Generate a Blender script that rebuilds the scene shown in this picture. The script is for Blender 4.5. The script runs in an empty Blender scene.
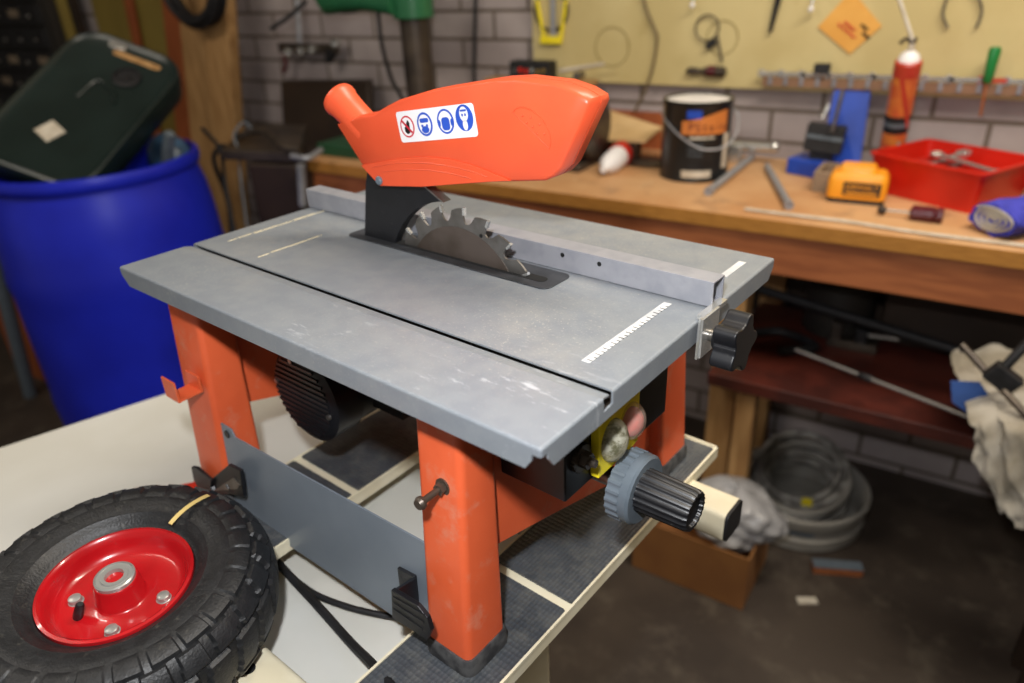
import bpy, bmesh, math, random
from mathutils import Vector, Matrix
random.seed(7)
pi = math.pi

# ------------------------------------------------------------------ camera
A7 = math.radians(7.0)                 # the saw stands turned 7 degrees to the workbench
ZT = 1.092                             # height of the saw's table above the floor
YAW, PITCH, ROLL = .7019 - A7, -.4770, -.0453
FPX = 725.1
RZ = Matrix.Rotation(-A7, 3, 'Z')
CAM = RZ @ Vector((.7044, -.2593, .238)) + Vector((0, 0, ZT))
cy, sy = math.cos(YAW), math.sin(YAW)
FWD = Vector((-sy*math.cos(PITCH), cy*math.cos(PITCH), math.sin(PITCH)))
_r = Vector((cy, sy, 0)); _u = _r.cross(FWD)
RIGHT = _r*math.cos(ROLL) + _u*math.sin(ROLL)
UP = -_r*math.sin(ROLL) + _u*math.cos(ROLL)
scene = bpy.context.scene
cd = bpy.data.cameras.new('camera'); cam = bpy.data.objects.new('camera', cd)
scene.collection.objects.link(cam)
cd.sensor_width = 36; cd.lens = FPX/1024*36
cam.matrix_world = Matrix.Translation(CAM) @ Matrix((RIGHT, UP, -FWD)).transposed().to_4x4()
cd.clip_start = .02
cd.dof.use_dof = True; cd.dof.focus_distance = .56; cd.dof.aperture_fstop = 3.8
scene.camera = cam

# ------------------------------------------------------------------ world, lights, exposure
w = bpy.data.worlds.new('world'); scene.world = w; w.use_nodes = True
w.node_tree.nodes['Background'].inputs[0].default_value = (1, .90, .76, 1)
w.node_tree.nodes['Background'].inputs[1].default_value = .19
def light(name, kind, loc, power, col, size=.1, target=None, size_y=None):
    d = bpy.data.lights.new(name, kind); o = bpy.data.objects.new(name, d)
    scene.collection.objects.link(o); o.location = loc; d.energy = power; d.color = col
    if kind == 'AREA':
        d.size = size
        if size_y: d.shape = 'RECTANGLE'; d.size_y = size_y
        if target is not None:
            o.rotation_euler = (Vector(target)-Vector(loc)).to_track_quat('-Z', 'Y').to_euler()
    else: d.shadow_soft_size = size
    return o
# camera flash just above and left of the lens
light('camera_flash', 'POINT', CAM + UP*.12 - RIGHT*.05 - FWD*.03, 24.0, (.97, .98, 1), .018)
# fluorescent tube over the workbench
light('bench_tube_light', 'AREA', (.9, .65, 2.3), 31, (1, .90, .76), 1.3, (.55, 1.15, .8), .15)
# added fill, no real tube: lifts the dim left background
light('left_fill_light', 'AREA', (-1.0, -.5, 2.35), 13, (1, .90, .78), 1.0, (-1.6, 1.5, 1.0), .08)
scene.view_settings.view_transform = 'Standard'
scene.view_settings.look = 'None'
scene.view_settings.gamma = 1
scene.view_settings.use_curve_mapping = False
scene.view_settings.exposure = 0.0

# ------------------------------------------------------------------ pixel -> point helpers
def ray(px, py): return (px-512)/FPX*RIGHT - (py-341.5)/FPX*UP + FWD
def wat(px, py, ax, v):                 # point of the place (world) on plane axis=v
    d = ray(px, py); return CAM + d*((v-CAM[ax])/d[ax])
def wd(px, py, t): return CAM + ray(px, py)*t
RZI = RZ.inverted()
def sat(px, py, ax, v):                 # point in the saw's own frame
    c = RZI @ (CAM - Vector((0, 0, ZT))); d = RZI @ ray(px, py)
    return c + d*((v-c[ax])/d[ax])
def sdist(px, py, t): return RZI @ (wd(px, py, t) - Vector((0, 0, ZT)))

# ------------------------------------------------------------------ materials
def lin(c):
    if isinstance(c, str): c = tuple(int(c[i:i+2], 16)/255 for i in (0, 2, 4))
    return tuple((x/12.92 if x <= .04045 else ((x+.055)/1.055)**2.4) for x in c) + (1,)
def mat(name, col, rough=.5, metal=0, col2=None, scale=20, bump=0, bscale=None, thr=(.4, .6), spec=.5, coat=0, trans=0, stretch=None, detail=4):
    m = bpy.data.materials.new(name); m.use_nodes = True; nt = m.node_tree
    b = nt.nodes['Principled BSDF']
    b.inputs['Base Color'].default_value = lin(col); b.inputs['Roughness'].default_value = rough
    b.inputs['Metallic'].default_value = metal; b.inputs['Specular IOR Level'].default_value = spec
    b.inputs['Coat Weight'].default_value = coat; b.inputs['Transmission Weight'].default_value = trans
    tc = nt.nodes.new('ShaderNodeTexCoord'); vec = tc.outputs['Object']
    if stretch:
        mp = nt.nodes.new('ShaderNodeMapping'); mp.inputs['Scale'].default_value = stretch
        nt.links.new(vec, mp.inputs[0]); vec = mp.outputs[0]
    if col2 is None:
        h = lin(col); col2l = tuple(x*.82 for x in h[:3]) + (1,)
    else: col2l = lin(col2)
    n = nt.nodes.new('ShaderNodeTexNoise'); n.inputs['Scale'].default_value = scale; n.inputs['Detail'].default_value = detail
    nt.links.new(vec, n.inputs['Vector'])
    r = nt.nodes.new('ShaderNodeValToRGB'); r.color_ramp.elements[0].position = thr[0]; r.color_ramp.elements[1].position = thr[1]
    r.color_ramp.elements[0].color = lin(col); r.color_ramp.elements[1].color = col2l
    nt.links.new(n.outputs['Fac'], r.inputs[0]); nt.links.new(r.outputs[0], b.inputs['Base Color'])
    if bump:
        n2 = nt.nodes.new('ShaderNodeTexNoise'); n2.inputs['Scale'].default_value = bscale or scale*4; n2.inputs['Detail'].default_value = 3
        nt.links.new(vec, n2.inputs['Vector'])
        bp = nt.nodes.new('ShaderNodeBump'); bp.inputs['Strength'].default_value = bump; bp.inputs['Distance'].default_value = .002
        nt.links.new(n2.outputs['Fac'], bp.inputs['Height']); nt.links.new(bp.outputs[0], b.inputs['Normal'])
    return m
def add_layer(m, col, scale, lo, hi, mask=None, loc=(0, 0, 0), stretch=(1, 1, 1)):
    """another colour laid over the base where a noise is high (dust, scuffs)"""
    nt = m.node_tree; b = nt.nodes['Principled BSDF']
    src = b.inputs['Base Color'].links[0].from_socket
    tc = nt.nodes.new('ShaderNodeTexCoord'); mp = nt.nodes.new('ShaderNodeMapping')
    mp.inputs['Location'].default_value = loc; mp.inputs['Scale'].default_value = stretch
    n = nt.nodes.new('ShaderNodeTexNoise'); n.inputs['Scale'].default_value = scale; n.inputs['Detail'].default_value = 6; n.inputs['Roughness'].default_value = .7
    nt.links.new(tc.outputs['Object'], mp.inputs[0]); nt.links.new(mp.outputs[0], n.inputs['Vector'])
    mr = nt.nodes.new('ShaderNodeMapRange'); mr.inputs[1].default_value = lo; mr.inputs[2].default_value = hi
    nt.links.new(n.outputs['Fac'], mr.inputs[0]); fac = mr.outputs[0]
    if mask:
        # soft blobs: list of (x,y,radius,amount)
        tot = None
        for (mx, my, rad, am) in mask:
            sx = nt.nodes.new('ShaderNodeVectorMath'); sx.operation = 'DISTANCE'
            m2 = nt.nodes.new('ShaderNodeMapping'); m2.inputs['Scale'].default_value = (1, 1, 0)
            nt.links.new(tc.outputs['Object'], m2.inputs[0]); nt.links.new(m2.outputs[0], sx.inputs[0])
            sx.inputs[1].default_value = (mx, my, 0)
            q = nt.nodes.new('ShaderNodeMapRange'); q.inputs[1].default_value = rad; q.inputs[2].default_value = 0; q.inputs[4].default_value = am
            nt.links.new(sx.outputs['Value'], q.inputs[0])
            if tot is None: tot = q.outputs[0]
            else:
                ad = nt.nodes.new('ShaderNodeMath'); ad.operation = 'MAXIMUM'
                nt.links.new(tot, ad.inputs[0]); nt.links.new(q.outputs[0], ad.inputs[1]); tot = ad.outputs[0]
        ml = nt.nodes.new('ShaderNodeMath'); ml.operation = 'MULTIPLY'
        nt.links.new(fac, ml.inputs[0]); nt.links.new(tot, ml.inputs[1]); fac = ml.outputs[0]
    mx = nt.nodes.new('ShaderNodeMix'); mx.data_type = 'RGBA'
    nt.links.new(fac, mx.inputs[0]); nt.links.new(src, mx.inputs[6]); mx.inputs[7].default_value = lin(col)
    nt.links.new(mx.outputs[2], b.inputs['Base Color'])

M = {}
M['table'] = mat('grey_painted_steel', '7f858b', .42, .12, '7a8087', 60, .12, 900)
add_layer(M['table'], '9a9a96', 16, .42, .80, [(0.15, -0.06, 0.13, 0.9199999999999999), (0.08, -0.12, 0.169, 0.5175), (-0.17, -0.04, 0.13, 1), (0.08, 0.1, 0.28600000000000003, 1), (-0.13, -0.13, 0.09100000000000001, 0.69), (0.18, -0.08, 0.09100000000000001, 1)])
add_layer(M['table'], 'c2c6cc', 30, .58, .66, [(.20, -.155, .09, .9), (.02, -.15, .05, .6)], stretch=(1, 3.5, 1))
add_layer(M['table'], 'c9c5b8', 420, .57, .74, [(0.15, -0.06, 0.13, 0.9199999999999999), (0.05, -0.14, 0.26, 0.345), (-0.19, -0.03, 0.13, 0.69), (0.08, 0.1, 0.26, 0.8049999999999999), (-0.17, -0.15, 0.078, 0.8049999999999999)])
M['orange'] = mat('orange_painted_steel', 'de6138', .42, 0, 'd55a33', 14, .05, 300)
add_layer(M['orange'], 'cf8a70', 30, .55, .8)
M['orange_plastic'] = mat('orange_plastic', 'e25733', .38, 0, 'dd5331', 20)
M['alu'] = mat('brushed_aluminium', 'a9abb1', .42, .45, '9da0a6', 40, .1, 400)
M['alu_rail'] = mat('fence_aluminium', 'a2a3aa', .42, .35, '989aa2', 60, .05, 500)
M['steel'] = mat('bare_steel', '8f8c88', .3, .85, '7c7873', 60)
M['chrome'] = mat('chrome', 'd5d5d2', .22, .75)
M['bearing'] = mat('bearing_steel', 'a8a8a4', .3, .55)
M['rust'] = mat('blade_steel', '6a5f58', .38, .6, '52483f', 18)
M['black'] = mat('black_plastic', '121317', .40, 0, '17181c', 60)
add_layer(M['black'], '55534e', 200, .64, .8)
M['blackmatt'] = mat('matt_black', '101012', .6, 0, '1c1c1f', 50)
M['rubber'] = mat('tyre_rubber', '17181a', .48, 0, '1f2022', 90, .25, 500)
add_layer(M['rubber'], '4a4842', 120, .58, .8)
M['foot'] = mat('rubber_foot', '2a2a2c', .6, 0, '4a4a4a', 80, .2)
M['greyplastic'] = mat('grey_plastic', '616b74', .42, 0, '5a646d', 60)
M['greypanel'] = mat('grey_panel_paint', '7f8892', .4, .2, '78818b', 12)
M['yellow'] = mat('yellow_plastic', 'f0dc24', .45, 0, 'e8d41c', 30)
M['cream'] = mat('cream_paint', 'e2dac0', .45, 0, 'd9cfb2', 25)
M['rim'] = mat('red_rim_paint', 'ad1219', .25, 0, '9c0f15', 20, coat=.5)
M['whitetable'] = mat('white_tabletop', 'd4d4ce', .4, 0, 'cccbc3', 6)
add_layer(M['whitetable'], 'b07860', 16, .66, .74)
M['white'] = mat('white_sticker', 'eceaea', .45, 0, 'e4e2e4', 20)
M['blueink'] = mat('blue_ink', '2c55c0', .45)
M['redink'] = mat('red_ink', 'd0263a', .45)
M['blackink'] = mat('black_ink', '151515', .5)
M['barrel'] = mat('blue_drum_plastic', '1a28c0', .38, 0, '1622b0', 5)
M['wood'] = mat('pale_timber', 'b8905e', .6, 0, '9c7446', 6, .1, stretch=(12, 12, 1))
M['wood_red'] = mat('orange_timber', 'a0562c', .6, 0, '8c4824', 6, .1, stretch=(12, 12, 1))
M['ply'] = mat('plywood_worktop', 'c79c70', .55, 0, 'b8875a', 5, .1)
add_layer(M['ply'], '8c6a4e', 9, .55, .75)
add_layer(M['ply'], 'd9c3a0', 22, .62, .75)
M['edge'] = mat('plywood_edge', 'b07a35', .5, 0, 'a06c2c', 30, stretch=(1, 1, 8))
M['apron'] = mat('bench_apron_timber', 'a4623a', .5, 0, '8f5230', 8, stretch=(1, 8, 8))
M['shelf'] = mat('red_brown_shelf', '57241a', .5, 0, '3c1812', 9)
M['concrete'] = mat('dark_concrete_floor', '463c33', .6, 0, '382f28', 4, .3, 60)
add_layer(M['concrete'], '5f564a', 7, .52, .75)
M['cardboard'] = mat('cardboard', 'a06e3e', .7, 0, '96653a', 10)
M['kraft'] = mat('pale_fibreboard', 'd2b384', .6, 0, 'caa978', 10)
M['bag'] = mat('crumpled_grey_plastic', 'a8a7a8', .35, 0, '8e8d8e', 14, .4, 30)
M['tub'] = mat('worn_white_tub', 'a09c94', .55, 0, '86827a', 9)
M['hose'] = mat('grey_hose', 'a8a49c', .5, 0, '6c6862', 30)
M['pegboard'] = mat('yellow_tool_board', 'c6b682', .6, 0, 'bcab76', 6)
add_layer(M['pegboard'], 'a08c52', 5, .6, .8)
M['darkgreen'] = mat('dark_green_plastic', '15211f', .35, 0, '1a2725', 7)
M['drillgreen'] = mat('green_machine_paint', '2c6c46', .35, 0, '255c3c', 9)
M['darksteel'] = mat('dark_oily_steel', '3c3530', .4, .5, '544a40', 12)
M['darkbox'] = mat('dark_brown_metal', '33261c', .5, .1, '2a1f17', 7)
M['redplastic'] = mat('red_plastic', 'cf2414', .35, 0, 'c01f10', 12)
M['amber'] = mat('amber_plastic', 'f3a32a', .38, 0, 'eb9a20', 16)
M['bluesteel'] = mat('blue_painted_steel', '2248b0', .35, 0, '1c3c98', 9)
M['bluecloth'] = mat('blue_cloth', '3c40b8', .8, 0, '3034a0', 40, .5, 200)
M['whitecloth'] = mat('dirty_white_cloth', 'b8b2a6', .9, 0, '8c8474', 9, .5, 60)
M['maroon'] = mat('maroon_handle', '5c1420', .3, 0, '4c101a', 20)
M['greenhandle'] = mat('green_handle', '1c7a3a', .35)
M['foamred'] = mat('red_can_paint', 'b03428', .35, 0, 'b84028', 12)
M['foamor'] = mat('orange_can_paint', 'd07a34', .4, 0, 'c05a30', 30)
M['cabgrey'] = mat('dark_grey_cabinet', '28241f', .55, 0, '221e1a', 9)
M['olive'] = mat('olive_wall_board', '8a7838', .6, 0, '7e6c30', 4)
M['concretewall'] = mat('grey_render', '6e6a66', .7)
M['ceil'] = mat('ceiling_paint', 'bdb6a6', .8)
M['diamondsign'] = mat('orange_card', 'e0a850', .6, 0, 'd89c44', 10)
M['black_paint_can'] = mat('black_can', '121416', .3, 0, '181a1c', 10)
M['canlabel'] = mat('orange_brown_label', 'c87838', .5, 0, 'b86a2e', 12)
M['copper'] = mat('brass', 'c0a060', .3, .7)
M['straw'] = mat('straw_yellow_strip', 'dcc27a', .5)
M['paper'] = mat('pale_label_paper', 'c8c0b0', .6, 0, 'b8ae9c', 40)
M['brownrail'] = mat('brown_rail_timber', '8c6a50', .6)
M['railclip'] = mat('rail_clip_metal', '8f9096', .5, .3)
M['strip'] = mat('worn_scale_strip', 'b4b6b8', .5, 0, 'cfd0cf', 60)
M['dust'] = mat('sawdust', 'cbbf9e', .8, 0, 'd8ceb0', 300)
M['insert'] = mat('worn_black_insert', '34363a', .4, 0, '26282b', 50)
M['boxgreen'] = mat('dull_green_metal', '1e4a30', .5)
M['cardlabel'] = mat('aged_label', '857663', .7)
M['clear'] = mat('dusty_clear_cover', 'c9c6b4', .5, 0, 'a39f88', 60, .3, 200)
M['clear'].node_tree.nodes['Principled BSDF'].inputs['Alpha'].default_value = .72
add_layer(M['clear'], '6f6a50', 120, .48, .62)

def tread_mat():
    m = mat('ribbed_black_tread', '44484d', .42, 0, '3d4146', 40)
    nt = m.node_tree; b = nt.nodes['Principled BSDF']; tc = nt.nodes.new('ShaderNodeTexCoord')
    v = nt.nodes.new('ShaderNodeTexVoronoi'); v.inputs['Scale'].default_value = 260; v.inputs['Randomness'].default_value = .15
    mp = nt.nodes.new('ShaderNodeMapping'); mp.inputs['Scale'].default_value = (1, .75, 1)
    nt.links.new(tc.outputs['Object'], mp.inputs[0]); nt.links.new(mp.outputs[0], v.inputs['Vector'])
    bp = nt.nodes.new('ShaderNodeBump'); bp.inputs['Strength'].default_value = .9; bp.inputs['Distance'].default_value = .0015
    nt.links.new(v.outputs['Distance'], bp.inputs['Height']); nt.links.new(bp.outputs[0], b.inputs['Normal'])
    add_layer(m, '5d5e5c', 60, .45, .75)
    return m
M['tread'] = tread_mat()
def brick_mat(name, c1, c2, mortar, zoff, xoff):
    m = bpy.data.materials.new(name); m.use_nodes = True; nt = m.node_tree; b = nt.nodes['Principled BSDF']
    b.inputs['Roughness'].default_value = .7
    tc = nt.nodes.new('ShaderNodeTexCoord'); sp = nt.nodes.new('ShaderNodeSeparateXYZ'); cb = nt.nodes.new('ShaderNodeCombineXYZ')
    nt.links.new(tc.outputs['Object'], sp.inputs[0]); nt.links.new(sp.outputs[0], cb.inputs[0]); nt.links.new(sp.outputs[2], cb.inputs[1])
    mp = nt.nodes.new('ShaderNodeMapping'); mp.inputs['Location'].default_value = (xoff, zoff, 0)
    nt.links.new(cb.outputs[0], mp.inputs[0])
    br = nt.nodes.new('ShaderNodeTexBrick'); br.inputs['Scale'].default_value = 1; br.inputs['Brick Width'].default_value = .24
    br.inputs['Row Height'].default_value = .0795; br.inputs['Mortar Size'].default_value = .006; br.inputs['Mortar Smooth'].default_value = .3
    br.inputs['Color1'].default_value = lin(c1); br.inputs['Color2'].default_value = lin(c2); br.inputs['Mortar'].default_value = lin(mortar)
    br.offset = .5
    nt.links.new(mp.outputs[0], br.inputs['Vector'])
    n = nt.nodes.new('ShaderNodeTexNoise'); n.inputs['Scale'].default_value = 7; n.inputs['Detail'].default_value = 6
    nt.links.new(tc.outputs['Object'], n.inputs['Vector'])
    mx = nt.nodes.new('ShaderNodeMix'); mx.data_type = 'RGBA'; mx.blend_type = 'MULTIPLY'
    rp = nt.nodes.new('ShaderNodeValToRGB'); rp.color_ramp.elements[0].color = (.7, .68, .68, 1); rp.color_ramp.elements[1].color = (1, 1, 1, 1)
    rp.color_ramp.elements[0].position = .35; rp.color_ramp.elements[1].position = .6
    nt.links.new(n.outputs['Fac'], rp.inputs[0]); mx.inputs[0].default_value = .6
    nt.links.new(br.outputs['Color'], mx.inputs[6]); nt.links.new(rp.outputs[0], mx.inputs[7]); nt.links.new(mx.outputs[2], b.inputs['Base Color'])
    bp = nt.nodes.new('ShaderNodeBump'); bp.inputs['Strength'].default_value = .6; bp.inputs['Distance'].default_value = .006; bp.invert = True
    nt.links.new(br.outputs['Fac'], bp.inputs['Height']); nt.links.new(bp.outputs[0], b.inputs['Normal'])
    return m
M['brick'] = brick_mat('painted_brick', 'a89e9c', '9c9292', '6a5f55', -1.215+.0795*16, .638)

# ------------------------------------------------------------------ mesh builder
OFF = {}
def V(*a): return Vector(a)
class MB:
    def __init__(s): s.v = []; s.f = []
    def add(s, vs, fs):
        o = len(s.v); s.v += [Vector(x) for x in vs]; s.f += [tuple(i+o for i in f) for f in fs]; return s
    def box(s, x0, y0, z0, x1, y1, z1):
        vs = [(x, y, z) for z in (z0, z1) for y in (y0, y1) for x in (x0, x1)]
        return s.add(vs, [(0, 2, 3, 1), (4, 5, 7, 6), (0, 1, 5, 4), (2, 6, 7, 3), (0, 4, 6, 2), (1, 3, 7, 5)])
    def obox(s, c, u, v, n, a, b, d):      # oriented box: centre, 3 unit axes, half sizes
        c = Vector(c); u = Vector(u)*a; v = Vector(v)*b; n = Vector(n)*d
        vs = [c+i*u+j*v+k*n for k in (-1, 1) for j in (-1, 1) for i in (-1, 1)]
        return s.add(vs, [(0, 2, 3, 1), (4, 5, 7, 6), (0, 1, 5, 4), (2, 6, 7, 3), (0, 4, 6, 2), (1, 3, 7, 5)])
    def prism(s, pts0, pts1):               # two matching 3D loops
        n = len(pts0); vs = list(pts0)+list(pts1)
        return s.add(vs, [tuple(range(n))[::-1], tuple(range(n, 2*n))] + [(i, (i+1) % n, n+(i+1) % n, n+i) for i in range(n)])
    def px(s, poly, x0, x1): return s.prism([(x0, a, b) for a, b in poly], [(x1, a, b) for a, b in poly])
    def py(s, poly, y0, y1): return s.prism([(a, y1, b) for a, b in poly], [(a, y0, b) for a, b in poly])
    def pz(s, poly, z0, z1): return s.prism([(a, b, z0) for a, b in poly], [(a, b, z1) for a, b in poly])
    def pp(s, poly, o, u, v, n, d0, d1):    # polygon in plane (o;u,v) extruded along n
        o, u, v, n = map(Vector, (o, u, v, n))
        return s.prism([o+u*a+v*b+n*d0 for a, b in poly], [o+u*a+v*b+n*d1 for a, b in poly])
    def ring(s, loops, cap0=True, cap1=True, close=False):
        n = len(loops[0]); o = len(s.v); vs = [p for l in loops for p in l]; fs = []
        m = len(loops)
        for j in range(m if close else m-1):
            k = (j+1) % m
            for i in range(n): fs.append((j*n+i, j*n+(i+1) % n, k*n+(i+1) % n, k*n+i))
        if cap0 and not close: fs.append(tuple(range(n))[::-1])
        if cap1 and not close: fs.append(tuple(range((m-1)*n, m*n)))
        return s.add(vs, fs)
    def frame(s, d):
        d = Vector(d).normalized(); a = Vector((0, 0, 1)) if abs(d.z) < .9 else Vector((1, 0, 0))
        u = d.cross(a).normalized(); return u, d.cross(u).normalized(), d
    def cyl(s, p0, p1, r0, r1=None, n=24, cap0=True, cap1=True):
        r1 = r0 if r1 is None else r1; p0 = Vector(p0); p1 = Vector(p1); u, v, d = s.frame(p1-p0)
        L = [[p+(u*math.cos(2*pi*i/n)+v*math.sin(2*pi*i/n))*r for i in range(n)] for p, r in ((p0, r0), (p1, r1))]
        return s.ring(L, cap0, cap1)
    def lathe(s, c, axis, prof, n=32, cap0=True, cap1=True, close=False):   # prof: (r, h)
        c = Vector(c); u, v, d = s.frame(axis)
        return s.ring([[c+d*h+(u*math.cos(2*pi*i/n)+v*math.sin(2*pi*i/n))*r for i in range(n)] for r, h in prof], cap0, cap1, close)
    def tube(s, pts, r, n=8, res=6, cap=True):
        pts = [Vector(p) for p in pts]
        if res > 1 and len(pts) > 2:        # catmull-rom
            P = [pts[0]*2-pts[1]]+pts+[pts[-1]*2-pts[-2]]; q = []
            for i in range(1, len(P)-2):
                for k in range(res):
                    t = k/res; a, b, c, d = P[i-1], P[i], P[i+1], P[i+2]
                    q.append(.5*((2*b)+(c-a)*t+(2*a-5*b+4*c-d)*t*t+(3*b-a-3*c+d)*t**3))
            q.append(pts[-1]); pts = q
        L = []; up = None
        for i, p in enumerate(pts):
            d = (pts[min(i+1, len(pts)-1)]-pts[max(i-1, 0)]).normalized()
            if up is None: u, v, _ = s.frame(d)
            else: u = (up-d*up.dot(d)).normalized(); v = d.cross(u)
            up = u; rr = r(i/(len(pts)-1)) if callable(r) else r
            L.append([p+(u*math.cos(2*pi*k/n)+v*math.sin(2*pi*k/n))*rr for k in range(n)])
        return s.ring(L, cap, cap)
    def torus(s, c, axis, R, r, n=32, m=8, a0=0, a1=2*pi):
        c = Vector(c); u, v, d = s.frame(axis)
        full = abs(a1-a0-2*pi) < 1e-6; k = n if full else n+1
        L = []
        for i in range(k):
            a = a0+(a1-a0)*i/n; e = u*math.cos(a)+v*math.sin(a)
            L.append([c+e*(R+r*math.cos(2*pi*j/m))+d*r*math.sin(2*pi*j/m) for j in range(m)])
        return s.ring(L, True, True, full)
    def sph(s, c, r, n=16, m=10, scale=(1, 1, 1)):
        c = Vector(c); L = []
        for j in range(m+1):
            t = pi*(j+.02)/(m+.04); L.append([c+Vector((r*math.sin(t)*math.cos(2*pi*i/n)*scale[0], r*math.sin(t)*math.sin(2*pi*i/n)*scale[1], -r*math.cos(t)*scale[2])) for i in range(n)])
        return s.ring(L)
    def build(s, name, m, parent=None, bevel=0, seg=2, sub=0, solid=0, sharp=35, origin=None, clean=True):
        me = bpy.data.meshes.new(name)
        off = OFF.get(parent.name, Vector((0, 0, 0))) if parent else (Vector(origin) if origin is not None else Vector((0, 0, 0)))
        me.from_pydata([x-off for x in s.v], [], s.f)
        bm = bmesh.new(); bm.from_mesh(me)
        if clean:
            bmesh.ops.remove_doubles(bm, verts=bm.verts, dist=1e-6)
        bmesh.ops.recalc_face_normals(bm, faces=bm.faces)
        for f in bm.faces: f.smooth = True
        if not bevel:
            for e in bm.edges:
                if len(e.link_faces) == 2 and e.calc_face_angle(0) > math.radians(sharp): e.smooth = False
        bm.to_mesh(me); bm.free()
        o = bpy.data.objects.new(name, me); scene.collection.objects.link(o)
        me.materials.append(M[m] if isinstance(m, str) else m)
        if parent: o.parent = parent; OFF[o.name] = off
        else: o.location = off; OFF[o.name] = off
        if bevel:
            b = o.modifiers.new('bevel', 'BEVEL'); b.width = bevel; b.segments = seg; b.limit_method = 'ANGLE'; b.angle_limit = math.radians(30); b.harden_normals = True
        if solid:
            q = o.modifiers.new('solid', 'SOLIDIFY'); q.thickness = solid; q.offset = -1
        if sub:
            q = o.modifiers.new('sub', 'SUBSURF'); q.levels = sub; q.render_levels = sub
        return o
def tag(o, label=None, cat=None, group=None, kind=None):
    if label: o['label'] = label
    if cat: o['category'] = cat
    if group: o['group'] = group
    if kind: o['kind'] = kind
    return o
def thing(name, base, label, cat, group=None, saw=False):
    o = bpy.data.objects.new(name, None); scene.collection.objects.link(o); o.empty_display_size = .05
    base = Vector(base)
    if saw: o.location = RZ @ base + Vector((0, 0, ZT)); o.rotation_euler = (0, 0, -A7)
    else: o.location = base
    OFF[o.name] = base
    return tag(o, label, cat, group)
def sawobj(o, base):                     # a single-mesh thing modelled in the saw's frame
    base = Vector(base); o.location = RZ @ base + Vector((0, 0, ZT)); o.rotation_euler = (0, 0, -A7); return o
def struct(mb, name, m, **k): return tag(mb.build(name, m, **k), kind='structure')
def label_part(o, text): o['label'] = text; return o
def arc(cx, cy_, r, a0, a1, n):
    return [(cx+r*math.cos(math.radians(a0+(a1-a0)*i/n)), cy_+r*math.sin(math.radians(a0+(a1-a0)*i/n))) for i in range(n+1)]
def rrect(x0, y0, x1, y1, r, n=4):
    return arc(x1-r, y1-r, r, 0, 90, n)+arc(x0+r, y1-r, r, 90, 180, n)+arc(x0+r, y0+r, r, 180, 270, n)+arc(x1-r, y0+r, r, 270, 360, n)
def text_mesh(name, body, size, m, parent, pos, u, v, depth=.0003, align='CENTER'):
    cu = bpy.data.curves.new(name, 'FONT'); cu.body = body; cu.size = size; cu.extrude = depth; cu.align_x = align; cu.align_y = 'CENTER'
    t = bpy.data.objects.new('tmp', cu); scene.collection.objects.link(t)
    me = bpy.data.meshes.new_from_object(t.evaluated_get(bpy.context.evaluated_depsgraph_get()))
    bpy.data.objects.remove(t); bpy.data.curves.remove(cu)
    u = Vector(u).normalized(); v = Vector(v).normalized(); n = u.cross(v); off = OFF.get(parent.name, Vector((0, 0, 0)))
    for q in me.vertices: q.co = Vector(pos)-off+u*q.co.x+v*q.co.y+n*q.co.z
    me.materials.clear(); me.materials.append(M[m]); me.name = name
    o = bpy.data.objects.new(name, me); scene.collection.objects.link(o); o.parent = parent; OFF[o.name] = off
    return o

# ================================================================== THE SETTING
struct(MB().box(-3.6, -1.6, -.06, 2.6, 1.64, 0), 'floor', 'concrete')
struct(MB().box(-3.6, 1.632, 0, 2.6, 1.76, 2.5), 'wall_back', 'brick')
struct(MB().box(-3.72, -1.6, 0, -3.6, 1.76, 2.5), 'wall_left', 'concretewall')
struct(MB().box(2.6, -1.6, 0, 2.72, 1.76, 2.5), 'wall_right', 'concretewall')
struct(MB().box(-3.72, -1.6, 2.5, 2.72, 1.76, 2.56), 'ceiling', 'ceil')

# ================================================================== THE TABLE SAW
TR = -.252                                # level of the treads the saw stands on
saw = thing('table_saw', (.25, .18, TR), 'small orange and grey table saw with a raised orange blade guard, on two ribbed treads', 'table saw', saw=True)
def make_top():
    bm = MB(); X = .5025; Y = .35; h = -.0178
    s0, s1, n = .064, .0765, -.0105
    bm.add([(0, 0, 0), (X, 0, 0), (X, s0, 0), (0, s0, 0)], [(0, 1, 2, 3)])
    bm.add([(0, s1, 0), (X, s1, 0), (X, Y, 0), (0, Y, 0)], [(0, 1, 2, 3)])
    bm.add([(0, 0, 0), (X, 0, 0), (X, 0, -.006), (X-.007, 0, -.006), (X-.007, 0, -.0105), (X-.012, 0, h), (.012, 0, h), (0, 0, -.006)], [(0, 7, 6, 5, 4, 3, 2, 1)])
    bm.add([(0, Y, 0), (X, Y, 0), (X, Y, -.006), (X-.011, Y, h), (.012, Y, h), (0, Y, -.006)], [(0, 1, 2, 3, 4, 5)])
    for x in (X, 0):
        p = [(0, 0), (s0, 0), (s0+.002, -.005), (s0+.002, n), (s1, n+.001), (s1, 0), (Y, 0), (Y, -.006), (Y-.011, h), (.012, h), (.007, -.0105), (.007, -.006), (0, -.006)]
        bm.add([(x, a, b) for a, b in p], [tuple(range(len(p)))])
    bm.add([(0, s0, 0), (X, s0, 0), (X-.0015, s0+.0100, -.0022), (.0015, s0+.0100, -.0022)], [(0, 1, 2, 3)])
    for v in bm.v:
        if v.x > .4: v.x -= .0045*v.y/.35
    o = bm.build('table_top', 'table', saw, bevel=.0020, seg=3, solid=.0014)
    for p in o.data.polygons: p.use_smooth = False
    o.modifiers['bevel'].harden_normals = False
    return o
top = make_top()
MB().box(.001, .058, -.0125, .499, .092, -.0108).build('mitre_slot_floor', 'darksteel', top)
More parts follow.
